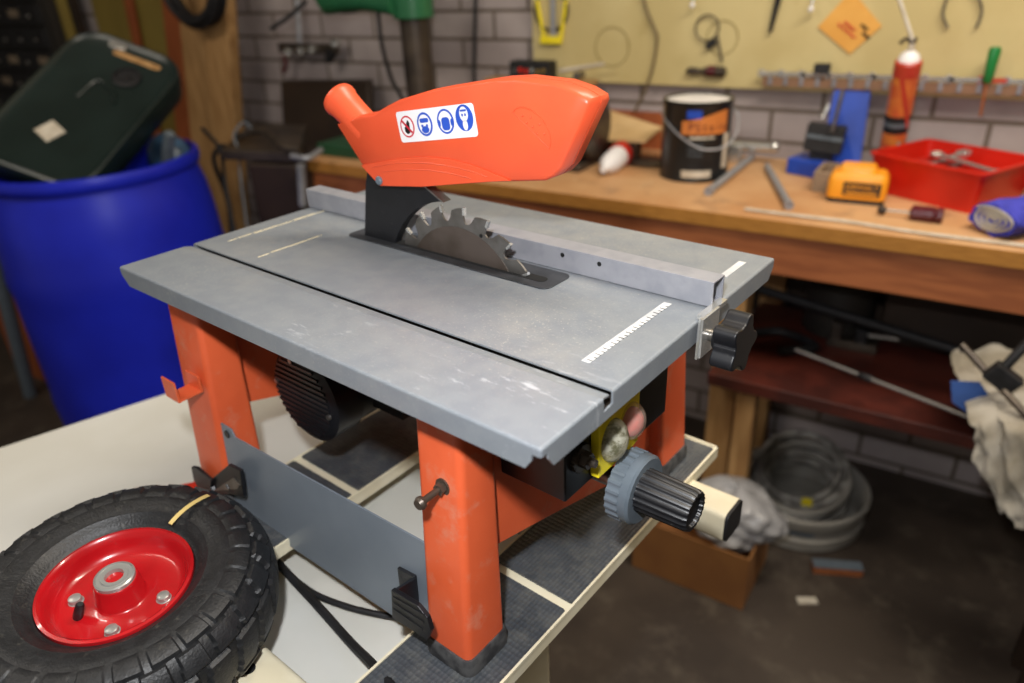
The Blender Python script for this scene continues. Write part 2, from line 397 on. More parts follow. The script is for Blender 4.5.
# scales printed on short strips at both ends
for x, y0, y1 in ((.4635, .097, .212), (.4755, .285, .325)):
    MB().box(x, y0, .0001, x+.0065, y1, .0004).build('scale_strip', 'strip', top)
random.seed(3)
for x, y0, y1 in ((.026, .1, .222), (.094, .09, .165)):
    y = y0
    while y < y1:
        l_ = random.uniform(.006, .022)
        MB().box(x+random.uniform(-.0006, .0006), y, .0001, x+random.uniform(.0012, .0026), min(y+l_, y1), .0004).build('dusty_groove', 'dust', top); y += l_+random.uniform(.0, .003)
sc = MB()
for i in range(22):
    y = .1+i*.005; sc.box(.4700-(.004 if i % 2 == 0 else .0022), y, .0004, .4705, y+.0006, .0006)
sc.build('scale_marks', 'blackink', top)
# blade insert with a slot
ins = MB().pz(rrect(.118, .1785, .3735, .217, .008), .0002, .0012).build('table_insert', 'insert', saw, bevel=.0004)
MB().pz(rrect(.165, .1885, .362, .1995, .005), .0010, .0015).build('insert_slot', mat('slot_shadow_black', '020202', .9), ins)
# blade
def blade():
    bm = MB(); cx, cz = .2655, -.0375; R = .088; n = 19; pts = []
    yb = .193
    for k in range(n):
        a = 2*pi*k/n + .17; da = 2*pi/n
        for fa, fr in ((0, 1.0), (.03, 1.0), (.05, .995), (.30, .975), (.48, .955), (.60, .88), (.70, .845), (.82, .835), (.92, .85), (.985, .92)):
            t = a+fa*da; pts.append((cx+R*fr*math.cos(t), cz+R*fr*math.sin(t)))
    bm.py(pts, yb-.0009, yb+.0009)
    o = bm.build('saw_blade', 'steel', saw, sharp=20)
    MB().lathe((cx, yb-.00115, cz), (0, 1, 0), [(.069, 0), (.069, .0002)], 48).build('blade_disc', 'rust', o)
    for k in range(n):
        q = MB(); a = 2*pi*k/n + .17; u = V(math.cos(a), 0, math.sin(a)); t = V(-u.z, 0, u.x)
        q.obox(V(cx, yb, cz)+u*(R-.0028)-t*.0012, u, t, (0, 1, 0), .0035, .0011, .0016); q.build('carbide_tip', 'chrome', o)

    e = MB(); a = math.radians(63); e.cyl((cx+.060*math.cos(a), yb-.0014, cz+.074*math.sin(a)), (cx+.060*math.cos(a), yb-.0012, cz+.074*math.sin(a)), .0018)
    e.build('expansion_hole', 'blackink', o)
blade()
# riving knife: black bracket behind the blade that carries the guard
kn = MB(); kn.py([(.1340, -.004), (.1364, .004), (.1480, .056), (.153, .068), (.175, .078), (.222, .0685), (.2295, .0655), (.2520, .0535)]+[(.2655+.0925*math.cos(math.radians(t)), -.0375+.0925*math.sin(math.radians(t))) for t in (100, 107, 114, 122, 130, 138, 146, 153)]+[(.178, -.004)], .1885, .1975)
knife = kn.build('riving_knife', 'black', saw, bevel=.001)
MB().py([(.224, .0685), (.2305, .0660), (.2535, .0535), (.2505, .0535), (.2285, .0650)], .1882, .1982).build('knife_edge', 'steel', knife)

# blade guard
G0, G1 = .178, .207
gp = [(.1825, .0608), (.2386, .0675), (.319, .0830), (.3739, .0915), (.3835, .0955), (.3915, .1035), (.4175, .1545), (.4165, .1585), (.406, .163), (.3865, .1670), (.3480, .1685), (.3247, .1665), (.2631, .1562), (.220, .1450), (.2024, .1382), (.184, .1300), (.166, .128), (.1292, .1120), (.1583, .0776)]
gbm = MB()
yc = (G0+G1)/2
def inset(poly, d):
    n = len(poly); out = []
    for i in range(n):
        a, b, c = Vector(poly[i-1]), Vector(poly[i]), Vector(poly[(i+1) % n])
        e1 = (b-a).normalized(); e2 = (c-b).normalized()
        n1 = Vector((-e1.y, e1.x)); n2 = Vector((-e2.y, e2.x)); m = (n1+n2); m = m/max(.35, m.length_squared/2)/1
        m = (n1+n2)/max(.5, (1+n1.dot(n2)))
        out.append(tuple(b+m*d))
    return out
gp = [(a, b-.0042 if b > .125 else b) for a, b in gp]
gp = [(a-.0035 if a > .40 else a-.002 if a > .38 else a, b) for a, b in gp]
gi = inset(gp, .0022)
gfar = []
for i, (a, b) in enumerate(gp):          # the nose is chamfered: push the seam out at the front end
    gfar.append((a+(.001 if a > .38 else 0), b))
gbm.ring([[(a, G0, b) for a, b in gi], [(a, G0+.0022, b) for a, b in gp], [(a, yc-.0006, b) for a, b in gfar], [(a, yc-.0006, b) for a, b in inset(gfar, .001)],
          [(a, yc+.0006, b) for a, b in inset(gfar, .001)], [(a, yc+.0006, b) for a, b in gfar], [(a, G1-.0022, b) for a, b in gp], [(a, G1, b) for a, b in gi]])
guard = gbm.build('blade_guard', 'orange_plastic', saw, sharp=50)
# lower side plate whose upper rim is the curved line on the guard
lp = [(.1827, .0613), (.2386, .0682), (.319, .0837), (.3415, .0875)]+[(.318, .0922), (.298, .0952), (.275, .0967), (.252, .0958), (.2334, .0935), (.21, .0893), (.185, .0835), (.163, .0785), (.1593, .0776)]
MB().py(lp, G0-.0012, G0+.0005).build('guard_side_plate', 'orange_plastic', guard, bevel=.0005)
for dz, x0, x1 in ((.0055, .175, .318), (.0115, .19, .300)):
    pts = []
    for i in range(15):
        x = x0+(x1-x0)*i/14; zt = .0967-((x-.272)/.11)**2*.0175 if x < .272 else .0967-((x-.272)/.07)**2*.0085
        pts.append((x, G0-.0012, zt-dz))
    MB().tube(pts, .0005, 5, 1).build('moulded_line', 'orange_plastic', guard)
# outlet for dust
nz = MB(); p0 = V(.1195, .1925, .1340); dz = V(.048, 0, -.034).normalized()
nz.lathe(p0, dz, [(.0125, .0), (.0162, 0), (.0170, .002), (.0170, .006), (.0158, .009), (.0152, .019), (.0150, .023), (.0150, .050), (.013, .060)], 32, False, True)
nozzle = nz.build('dust_nozzle', 'orange_plastic', guard)
MB().cyl(p0+dz*.001, p0+dz*.0015, .0125).build('nozzle_opening', 'blackmatt', nozzle)
# embossed half moon
em = MB(); hx, hz = .3625, .1285; th = math.radians(-35)
def er(a, b): return (hx+a*math.cos(th)-b*math.sin(th), G0-.0001, hz+a*math.sin(th)+b*math.cos(th))
em.tube([er(.0205*math.cos(t*pi/14), .0135*math.sin(t*pi/14)) for t in range(15)], .0005, 5, 1)
em.tube([er(-.0205, 0), er(.0205, 0)], .0004, 5, 1)
for a, b in ((-.012, .004), (-.005, .008), (.004, .009), (.011, .006), (0, .0035), (.006, .002), (-.006, .002)): em.sph(er(a, b), .0009, 8, 5)
em.build('vent_mark', 'orange_plastic', guard)
bolt = MB().lathe((.1835, G0, .0665), (0, -1, 0), [(.0042, 0), (.0042, .0025), (.003, .0036)], 20).build('pivot_bolt', 'greyplastic', guard)
# warning label
def lab(uv): return uv
LC = V(.2625, G0-.0003, .1246); ang = math.radians(9.0)
LU = V(math.cos(ang), 0, math.sin(ang)); LV = V(-math.sin(ang), 0, math.cos(ang)); LN = V(0, -1, 0)
sticker = MB().pp(rrect(-.0460, -.0130, .0460, .0130, .003), LC, LU, LV, LN, 0, .0003).build('warning_label', 'white', guard)
def disc2(cx, cy_, rx, ry, n=28): return [(cx+rx*math.cos(2*pi*i/n), cy_+ry*math.sin(2*pi*i/n)) for i in range(n)]
def lp2(bm, poly, k): bm.pp(poly, LC, LU, LV, LN, .0003+k*.00012, .0004+k*.00012)
ic = [(-.0345, .0000), (-.0125, .0005), (.0125, .0010), (.0342, .0022)]
b_ = MB(); w_ = MB(); r_ = MB(); k_ = MB(); b2 = MB(); w2 = MB()
cx, cz = ic[0]; lp2(r_, disc2(cx, cz, .0088, .0092), 0); lp2(w_, disc2(cx, cz, .0073, .0078), 1)
lp2(k_, [(cx-.0035, cz-.004), (cx-.001, cz-.0062), (cx+.0022, cz-.0055), (cx+.003, cz-.001), (cx+.0035, cz+.003), (cx+.0018, cz+.0055), (cx, cz+.0035), (cx-.001, cz+.001), (cx-.0035, cz-.0005)], 2)
d = .0075*.707; lp2(r_, [(cx-d-.0007, cz+d-.0007), (cx-d+.0007, cz+d+.0007), (cx+d+.0007, cz-d+.0007), (cx+d-.0007, cz-d-.0007)], 3)
cx, cz = ic[1]; lp2(b_, disc2(cx, cz, .0092, .0098), 0); lp2(w_, disc2(cx, cz, .0072, .0080), 1)
lp2(b2, disc2(cx, cz-.0044, .0045, .0030, 16), 2); lp2(b2, rrect(cx-.0052, cz+.0014, cx+.0052, cz+.0050, .0014), 2); lp2(b2, disc2(cx-.0028, cz-.0012, .0014, .0012, 10), 3); lp2(b2, disc2(cx+.0028, cz-.0012, .0014, .0012, 10), 3)
cx, cz = ic[2]; lp2(b_, disc2(cx, cz, .0096, .0100), 0); lp2(w_, disc2(cx, cz, .0078, .0084), 1)
lp2(b2, rrect(cx-.0046, cz-.0070, cx+.0046, cz+.0034, .0030), 2); lp2(b_, disc2(cx-.0072, cz-.001, .0015, .0030, 12), 2); lp2(b_, disc2(cx+.0072, cz-.001, .0015, .0030, 12), 2)
cx, cz = ic[3]; lp2(b_, disc2(cx, cz, .0096, .0104), 0); lp2(w_, disc2(cx, cz+.003, .0046, .0058), 1); lp2(w_, disc2(cx, cz-.0055, .0026, .0042), 1)
lp2(b2, rrect(cx-.0034, cz+.0050, cx+.0034, cz+.0066, .0007), 2); lp2(b2, disc2(cx-.0016, cz+.0024, .0010, .0012, 10), 2); lp2(b2, disc2(cx+.0016, cz+.0024, .0010, .0012, 10), 2)
for q, nm, mm in ((b_, 'blue_symbols', 'blueink'), (w_, 'white_symbols', 'white'), (r_, 'prohibition_symbol', 'redink'), (k_, 'hand_symbol', 'blackink'), (b2, 'face_symbols', 'blueink')): q.build(nm, mm, sticker)

# rip fence: hollow aluminium tube across the table, clamped at the right
F0, F1, FH = .2218, .2410, .0213
fb = MB(); t = .0016
outer = [(F0, .0006), (F1, .0006), (F1, FH), (F0, FH)]; inner = [(F0+t, .0006+t), (F1-t, .0006+t), (F1-t, FH-t), (F0+t, FH-t)]
L = [[(x, a, b) for a, b in p] for x, p in ((-.001, outer), (.4985, outer), (.4985, inner), (-.001, inner))]
fb.ring(L, close=True)
fence = fb.build('rip_fence', 'alu_rail', saw, bevel=.0004)
for x, z in ((.3591, .0148), (.3968, .0145)): MB().cyl((x, F0-.0002, z), (x, F0+.001, z), .0021, n=14).build('fence_hole', 'blackink', fence)
cb = MB()                                 # stepped zinc bracket at the right end
cb.px([(.189, -.028), (.192, -.028), (.193, .0025), (.2225, .0025), (.2225, .0050), (.190, .0050)], .5030, .5048)
cb.box(.498, .198, .0005, .5046, .236, .0040); cb.box(.5048, .192, -.028, .5060, .220, .0040)
brk = cb.build('clamp_bracket', 'chrome', fence)
MB().cyl((.505, .206, -.014), (.516, .206, -.014), .0045, n=16).build('clamp_screw', 'steel', fence)
kb = MB(); prof = []
for i in range(72):
    a = 2*pi*i/72; prof.append((.206+(.0195+.0042*max(-.6, math.cos(5*a+.4)))*math.cos(a), -.0145+(.0195+.0042*max(-.6, math.cos(5*a+.4)))*math.sin(a)))
kb.px(prof, .5155, .5335); kb.lathe((.510, .206, -.0145), (1, 0, 0), [(.008, 0), (.011, .005)], 20)
kb.build('clamp_knob', 'black', fence, bevel=.0015)

# ------------------------------------------------ legs
def leg(corner, rb):
    (t0, t1, b0, b1) = corner             # top rect, bottom rect as ((x0,y0),(x1,y1))
    def rr(a, b, z, r): return [(p[0], p[1], z) for p in rrect(min(a[0], b[0]), min(a[1], b[1]), max(a[0], b[0]), max(a[1], b[1]), r, 4)]
    lg = MB().ring([rr(t0, t1, -.019, .006), rr(b0, b1, TR+.012, .006)]).build('leg', 'orange', saw, sharp=25)
    e = .003
    ft = MB().ring([rr((b0[0]-e, b0[1]-e), (b1[0]+e, b1[1]+e), TR, .009), rr((b0[0]-e, b0[1]-e), (b1[0]+e, b1[1]+e), TR+.0125, .009), rr((b0[0]-.0012, b0[1]-.0012), (b1[0]+.0012, b1[1]+.0012), TR+.0155, .007)])
    ft.build('rubber_foot', 'foot', lg, sharp=30)
    return lg
YF0, YF1, YR0, YR1 = .030, .066, .292, .342
leg1 = leg(((.365, YF0), (.410, YF1), (.378, .004), (.4235, .049)), 0)
leg2 = leg(((.365, .305), (.412, .360), (.378, .308), (.4240, .362)), 0)
leg3 = leg(((.012, YF0), (.0700, YF1), (.026, .008), (.081, .055)), 0)
leg4 = leg(((.018, .300), (.0725, .345), (.030, .305), (.083, .362)), 0)
# side panels with sloping lower edge
for x0, x1, nm in ((.404, .408, 'side_panel'), (.045, .049, 'side_panel')):
    MB().px([(.045, -.019), (.33, -.019), (.335, -.24), (.30, -.237), (.215, -.212), (.13, -.187), (.05, -.165)], x0, x1).build(nm, 'orange', saw, bevel=.001)
MB().box(.07, .315, -.075, .37, .319, -.019).build('rear_rail', 'orange', saw)
MB().box(.07, .036, -.040, .37, .040, -.019).build('front_rail', 'blackmatt', saw)
# grey front panel between the two near legs
fp = MB(); fpts = [(.0800, -.158), (.0985, -.158), (.1030, -.1655), (.372, -.1560), (.372, -.249), (.350, -.256), (.10, -.262), (.0835, -.257)]
def yl(z): return .0205+(z+.15)*.085
fp.prism([(x, yl(z), z) for x, z in fpts], [(x, yl(z)+.0016, z) for x, z in fpts])
panel = fp.build('front_panel', 'greypanel', saw)
MB().lathe((.0905, yl(-.1655)-.0003, -.1665), (0, -1, 0), [(.0042, 0), (.0042, .001)], 16).build('panel_hole', 'blackink', panel)
# folded black clips on the panel
def flat(pts, y, t=.003): p = [sat(a, b, 1, y) for a, b in pts]; return [q for q in p], [q+V(0, t, 0) for q in p]
cl = MB(); cl.prism(*flat([(191, 467), (196, 468), (211, 481), (210, 493), (199, 491), (193, 479)], .000, .004))
cl.prism(*flat([(209, 481), (228, 465), (240, 471), (244, 498), (228, 494), (208, 496)], .004, .004))
cl.cyl(sat(214, 487, 1, .0035), sat(214, 487, 1, .012), .004, n=12); cl.cyl(sat(232, 484, 1, .0070), sat(234, 484, 1, .022), .006, n=12)
cl = cl.build('panel_clip', 'black', saw, bevel=.0008)
q = flat([(213, 491), (233, 478), (240, 485), (237, 489)], .0030, .0008); MB().prism(*q).build('clip_spring', 'steel', cl)
cr_ = MB(); cr_.prism(*flat([(397, 568), (414, 577), (418, 609), (401, 600)], .0125, .003))
a_, b_2 = sat(414, 577, 1, .0125), sat(418, 609, 1, .0125); c_2, d_2 = sat(392, 590, 1, -.012), sat(393, 616, 1, -.012)
cr_.prism([a_, b_2, d_2, c_2], [p+V(.0025, 0, 0) for p in (a_, b_2, d_2, c_2)])
cr_.prism(*flat([(391, 590), (417, 606), (427, 618), (431, 631), (427, 640), (392, 618)], -.013, .004))
cr_ = cr_.build('panel_clip', 'black', saw, bevel=.0006)
for k in range(3):
    MB().prism(*flat([(393, 597+k*6), (424-k*1, 615+k*7), (424-k*1, 617+k*7), (393, 599+k*6)], -.0138, .001)).build('grip_rib', 'black', cr_)
# bolt standing out of the right front leg
bb = MB(); bp0 = V(.396, .0225, -.090)
bb.lathe(bp0, (0, -1, 0), [(.0068, 0), (.0068, .0015)], 20); bb.lathe(bp0, (0, -1, 0), [(.0048, .001), (.0048, .006)], 6); bb.lathe(bp0, (0, -1, 0), [(.0027, .005), (.0027, .021), (.0048, .021), (.0052, .0235), (.0038, .026)], 16)
bb.build('leg_bolt', 'darksteel', saw, sharp=30)
# U shaped hook on the left leg
hk = MB(); hx, hy, hz = .052, .019, -.117
hk.box(hx-.006, hy-.005, hz-.004, hx+.018, hy-.003, hz+.012)
hk.box(hx-.006, hy-.027, hz-.006, hx+.018, hy-.003, hz-.004)
hk.box(hx-.006, hy-.029, hz-.006, hx+.018, hy-.027, hz+.016)
hk.build('storage_hook', 'orange', saw, bevel=.0004)

# ------------------------------------------------ motor
mc = V(.157, .07, -.126); mr = .049
mo = MB().lathe((mc.x, .07, mc.z), (0, 1, 0), [(.043, .0), (mr, .004), (mr, .034), (mr-.003, .036), (mr-.003, .095), (.034, .10)], 40)
motor = mo.build('motor', 'black', saw)
g = MB()
for i in range(13):
    z = -.038+i*.0060; hw = math.sqrt(max(0, .042**2-z*z))
    g.box(mc.x-hw, .0682, mc.z+z, mc.x+hw, .0702, mc.z+z+.0026)
g.build('motor_vent', 'black', motor)
for a in (-10, 100, 170): MB().cyl((mc.x+.040*math.cos(math.radians(a)), .0675, mc.z+.040*math.sin(math.radians(a))), (mc.x+.040*math.cos(math.radians(a)), .070, mc.z+.040*math.sin(math.radians(a))), .0026, n=12).build('motor_screw', 'steel', motor)
MB().box(mc.x+.01, .12, mc.z-.02, mc.x+.085, .175, -.019).build('gear_housing', 'blackmatt', saw)
MB().tube([(mc.x+.04, .15, mc.z+.01), (mc.x+.06, .14, mc.z-.01), (mc.x+.075, .14, mc.z+.005), (mc.x+.08, .15, mc.z+.03)], .004, 10).build('motor_cable', 'blackmatt', saw)

# ------------------------------------------------ control box on the right end
bx = MB().box(.41, .069, -.1005, .4695, .215, -.0225).build('control_box', 'black', saw, bevel=.0015)
sw = MB().px([(.1000, -.0955), (.1400, -.0955), (.1560, -.0935), (.1560, -.024), (.1000, -.024)], .4695, .4770).build('switch_plate', 'yellow', bx, bevel=.001)
cov = MB().sph((.478, .1165, -.070), .0175, 20, 12, (.62, .80, 1.0)); 
cov.build('dusty_switch_cover', 'clear', bx)
MB().lathe((.477, .1165, -.068), (1, 0, 0), [(.012, 0), (.012, .005)], 20).build('start_button', 'drillgreen', bx)
MB().sph((.479, .1405, -.0665), .0105, 18, 10, (.9, 1, 1.15)).build('stop_button', mat('faded_red_button', 'd0605a', .4, 0, 'c0706a', 200), bx)
cv2 = MB().sph((.4785, .1405, -.066), .0145, 20, 12, (.78, .9, 1.05)); cv2.build('stop_button_cover', mat('thin_clear_cover', 'd0b8a8', .3), bx)
bpy.data.materials['thin_clear_cover'].node_tree.nodes['Principled BSDF'].inputs['Alpha'].default_value = .3
kk = MB(); kc = (.4695, .0865, -.071)
kk.lathe(kc, (1, 0, 0), [(.0105, 0), (.0105, .003)], 30)
for i in range(20):
    a = 2*pi*i/20; kk.obox((kc[0]+.0015, kc[1]+.0106*math.cos(a), kc[2]+.0106*math.sin(a)), (1, 0, 0), (0, math.cos(a), math.sin(a)), (0, -math.sin(a), math.cos(a)), .0014, .0006, .0007)
kk.lathe(kc, (1, 0, 0), [(.0065, .003), (.0065, .009)], 6); kk.lathe(kc, (1, 0, 0), [(.0035, .009), (.003, .014)], 12)
kk.build('knurled_nut', 'darksteel', bx, sharp=30)

# ------------------------------------------------ blade height wheel
hw = MB(); hc = V(.478, .133, -.118)
prof = []
for i in range(96):
    a = 2*pi*i/96; rr_ = .0287 if (i // 2) % 2 else .0275; prof.append((hc.y+rr_*math.cos(a), hc.z+rr_*math.sin(a)))
hw.px(prof, .479, .490); hw.lathe((.490, hc.y, hc.z), (1, 0, 0), [(.0280, -.0005), (.0280, .006), (.026, .0080), (.010, .0080)], 48)
wheel = hw.build('height_wheel', 'greyplastic', saw, sharp=30)
MB().cyl((.41, hc.y, hc.z), (.480, hc.y, hc.z), .008, n=20).build('wheel_shaft', 'steel', wheel)
hd = MB(); hh = V(0, .131, -.1155); prof0 = []
for i in range(80):
    a = 2*pi*i/80; q = .0172 if (i // 2) % 2 else .0162; prof0.append((math.cos(a)*q, math.sin(a)*q))
hd.ring([[(x, hh.y+a*s, hh.z+b*s) for a, b in prof0] for x, s in ((.4975, 1.02), (.500, 1.0), (.537, .94), (.540, .88), (.540, .70), (.5375, .66), (.5375, .2))])
hd.build('wheel_handle', 'black', wheel, sharp=40)

# power cord of the saw
MB().tube([sat(250, 536, 2, -.285), sat(268, 552, 2, -.288), sat(290, 576, 2, -.288), sat(318, 606, 2, -.288), sat(352, 644, 2, -.286), sat(372, 664, 2, -.270), sat(398, 694, 2, -.246)], .0042, 10).build('power_cord', 'blackmatt', saw)
MB().tube([sat(262, 552, 2, -.290), sat(288, 574, 2, -.290), sat(315, 594, 2, -.290), sat(345, 606, 2, -.290), sat(372, 613, 2, -.290), sat(400, 618, 2, -.290)], .0030, 10).build('inner_cord', 'blackmatt', saw)

# ================================================================== UNDER THE SAW
# white table the step ladder lies on
WT = -.296
ua = Vector((.97, -.2432)); ub = Vector((.2432, .97)); corner = Vector((.420, .165))
def wtp(a, b): p = corner - ua*a - ub*b; return (p.x, p.y)
wt = thing('worktable', (.1, -.1, WT-.03), 'cream white worktable under the saw, with reddish smudges on its top', 'table', saw=True)
wtop = MB().pz([wtp(0, 0), wtp(.665, 0), wtp(.665, .95), wtp(0, .95)], WT-.022, WT).build('tabletop', 'whitetable', wt, bevel=.003)
for a, b in ((.055, .05), (.62, .05), (.055, .89), (.62, .89)):
    p = [wtp(a-.03, b-.03), wtp(a+.03, b-.03), wtp(a+.03, b+.03), wtp(a-.03, b+.03)]
    MB().pz(p, -ZT+.001, WT-.022).build('leg', 'cream', wt, bevel=.006)
# cream step ladder lying flat: two rails along x, ribbed treads across
lad = thing('step_ladder', (.25, .13, WT), 'cream metal step ladder lying flat with black ribbed treads under the saw', 'ladder', saw=True)
def rail(y0, y1, x0, x1, h_=.036):
    m = MB(); m.px(rrect(y0, WT, y1, WT+h_, .006, 3), x0, x1); o = m.build('side_rail', 'cream', lad)
    MB().px(rrect(y0+.0005, WT+.0005, y1-.0005, WT+h_-.0005, .006, 3), x1, x1+.003).build('end_cap', 'blackmatt', o)
    return o
rail(.302, .340, -.10, .499)
r1 = rail(-.118, -.072, .07, .335, .036)
MB().cyl((.270, -.095, WT+.0355), (.270, -.095, WT+.0366), .0055, n=16).build('rail_hole', 'blackmatt', r1)
def tread(x0, x1, y0, y1, divs):
    z = TR-.0015
    m = MB().px([(y0, z-.012), (y1, z-.012), (y1, z), (y0, z)], x0, x1).build('tread', 'cream', lad, bevel=.0006)
    ys = [y0+.004]+[q for d in divs for q in (d-.0045, d+.0045)]+[y1-.005]
    for i in range(0, len(ys), 2):
        MB().pz(rrect(x0+.0025, ys[i], x1-.0025, ys[i+1], .003, 2), z, TR).build('rubber_pad', 'tread', m)
    lip = MB(); lip.box(x1-.0022, y0, z-.002, x1, y1, TR+.0008); lip.box(x0, y0, z-.002, x0+.0022, y1, TR+.0008); lip.box(x0, y1-.002, z-.002, x1, y1, TR+.0008)
    lip.build('tread_rim', 'cream', m)
tread(.3555, .4475, -.13, .396, [.1075])
tread(.070, .178, -.052, .300, [.0985])

# red plate by the left leg
rp = MB().pz([(-.062, -.012), (.040, -.030), (.075, .020), (.025, .060), (-.035, .030)][0:5], WT, WT+.0065)
o = rp.build('steel_plate', mat('red_paint', 'd0301c', .4), origin=(0, 0, WT), bevel=.0008)
for v in o.data.vertices: pass
sawobj(o, (0, 0, WT)); tag(o, 'flat red painted plate on the white worktable beside the left saw leg', 'plate')

# ================================================================== THE WHEEL
TZ = -.2525                                # bottom of the tyre rests on the near ladder rail
tcx, tcy = 0, 0
c_ = sat(117, 583, 2, -.187); tcx, tcy = c_.x, c_.y
wh = thing('trolley_wheel', (tcx, tcy, TZ), 'black pneumatic tyre on a glossy red rim, lying flat on the worktable', 'wheel', saw=True)
def tyre():
    R0 = .1170; W2 = .0385; nu, nv = 420, 72; zc = TZ+W2
    bm = MB(); loops = []
    for i in range(nu):
        th = 2*pi*i/nu; lp_ = []
        for j in range(nv):
            # section angle: from inner top bead over the tread to inner bottom bead
            s = -1+2*j/(nv-1); ph = s*pi*.84
            er_, ez = .0322, W2
            r = R0-er_+er_*(abs(math.cos(ph))**.85*(1 if math.cos(ph) > 0 else -1)); z = -ez*(abs(math.sin(ph))**.9)*(1 if math.sin(ph) > 0 else -1)
            h = 0; a = abs(s)
            k = (th*26/(2*pi)) % 1; k2 = (th*26/(2*pi)+.5) % 1
            if a < .13: h = .0032 if .16 < (k+.5*math.copysign(a, s)*2) % 1 < .86 else 0
            elif a < .17: h = 0
            elif a < .36:
                kk_ = k if s > 0 else k2
                zz = .14+.10*(a-.17)/.19
                h = .0034 if zz < kk_ < 1-zz*.5 else 0
            elif a < .385: h = 0
            elif a < .56:
                kk_ = k2 if s > 0 else k
                h = .0030*(1-(a-.385)/.30) if .10 < kk_ < .88 else .0004
            elif .60 < a < .615 or .74 < a < .75: h = .0007
            elif a > .9: h = .0012
            elif .64 < a < .70: h = .0004 if math.sin(th*170) > .1 and (math.sin(th*5) > 0) else 0
            cxn, czn = math.cos(ph), -math.sin(ph)
            r += h*cxn; z += h*czn
            lp_.append((tcx+r*math.cos(th), tcy+r*math.sin(th), zc+z))
        loops.append(lp_)
    n = nv; o_ = len(bm.v); vs = [p for l in loops for p in l]; fs = []
    for i in range(nu):
        k = (i+1) % nu
        for j in range(n-1): fs.append((i*n+j, i*n+j+1, k*n+j+1, k*n+j))
    bm.add(vs, fs)
    return bm.build('tyre', 'rubber', wh, sharp=28)
tyre()
zt = TZ+.067
rimp = [(r*.985, h) for r, h in [(.0515, -.030), (.0575, -.010), (.0592, -.0015), (.0588, .0012), (.0565, .0018), (.0540, .0), (.0520, -.006), (.0505, -.010), (.0480, -.015), (.0430, -.0165), (.0205, -.017), (.0185, -.0155), (.0170, .002), (.0162, .0035)]]
rm = MB().lathe((tcx, tcy, zt), (0, 0, 1), [(r, h) for r, h in rimp], 64, False, True).build('rim', 'rim', wh, sharp=50)
hubz = zt+.0030
bg = MB().lathe((tcx, tcy, hubz), (0, 0, 1), [(.0152, 0), (.0152, .0035), (.0140, .0042), (.0135, .0030), (.0105, .0030), (.0100, .0042), (.0072, .0042), (.0068, .0030), (.0068, -.008)], 40, True, False)
bg.build('bearing', 'bearing', wh, sharp=25)
MB().cyl((tcx, tcy, hubz-.006), (tcx, tcy, hubz-.0055), .0070).build('axle_bore', 'darkbox', wh)
for px, py in ((81, 602), (163, 597), (111, 632)):
    q = sat(px, py, 2, zt-.016); n_ = V(tcx, tcy, 0); d = (V(q.x, q.y, 0)-n_); d = d*(.035/d.length)
    MB().lathe((tcx+d.x, tcy+d.y, zt-.018), (0, 0, 1), [(.0062, 0), (.0062, .0012), (.0050, .0018), (.0048, .0052), (.0030, .0060)], 18).build('rim_bolt', 'bearing', wh)
vq = sat(77, 622, 2, zt-.020); vv = V(vq.x, vq.y, zt-.021)
vt = sat(80, 603, 2, zt-.000); vtop = V(vt.x, vt.y, zt+.000)
vb = MB().cyl(vv, vv+(vtop-vv)*.3, .0028, n=12).build('valve_stem', 'copper', wh)
MB().lathe(vv+(vtop-vv)*.25, vtop-vv, [(.0036, 0), (.0038, .004), (.0032, .015), (.0022, .0165)], 14).build('valve_cap', 'black', vb)
bpy.context.view_layer.update()
_c = V(tcx, tcy, zt); _ax = V(.22, .97, 0).normalized()
_S = Matrix.Translation((0, 0, ZT)) @ RZ.to_4x4()
_R = _S @ Matrix.Translation(_c) @ Matrix.Rotation(math.radians(4.5), 4, _ax) @ Matrix.Translation(-_c) @ _S.inverted()
wh.matrix_world = _R @ (_S @ Matrix.Translation((tcx, tcy, TZ)))
# yellow strip stuck over the tyre shoulder
a0 = sat(171, 527, 2, TZ+.077); a1 = sat(186, 508, 2, TZ+.084); a2 = sat(209, 497, 2, TZ+.079)
pts = [a0+V(0, 0, .003), a1+V(0, 0, .003), a2+V(0, 0, .002)]
sb = MB(); wv = (a2-a0).cross(V(0, 0, 1)).normalized()*.0022; L = []
for i in range(13):
    t = i/12; p = pts[0]*(1-t)**2+pts[1]*2*t*(1-t)+pts[2]*t*t
    L.append([p-wv, p+wv, p+wv+V(0, 0, .0006), p-wv+V(0, 0, .0006)])
o = sb.ring(L).build('straw_strip', 'straw', origin=pts[0]); 
sawobj(o, pts[0]); tag(o, 'thin straw yellow strip lying across the tyre wall', 'strip')

# ================================================================== WORKBENCH (world frame from here on)
BT = .857
bench = thing('workbench', (-.1, 1.35, 0), 'long timber workbench along the brick wall, plywood top and deep red-brown apron', 'workbench')
MB().box(-1.00, 1.118, BT-.030, 1.60, 1.628, BT).build('worktop', 'ply', bench, bevel=.002)
MB().box(-1.00, 1.1145, BT-.030, 1.60, 1.118, BT-.001).build('edge_strip', 'edge', bench)
MB().box(-1.00, 1.125, BT-.118, 1.60, 1.150, BT-.031).build('apron', 'apron', bench, bevel=.002)
for x in (-.98, .247, 1.45): MB().box(x, 1.15, 0, x+.062, 1.215, BT-.03).build('leg', 'wood', bench, bevel=.003)
for x in (-.98, .247, 1.45): MB().box(x, 1.55, 0, x+.062, 1.615, BT-.03).build('leg', 'wood', bench, bevel=.003)
for x in (.325,): MB().box(x-.005, 1.115, 0, x+.040, 1.155, .47).build('shelf_post', 'wood', bench, bevel=.003)
MB().box(.255, 1.10, .455, .80, 1.56, .485).build('lower_shelf', 'shelf', bench, bevel=.002)
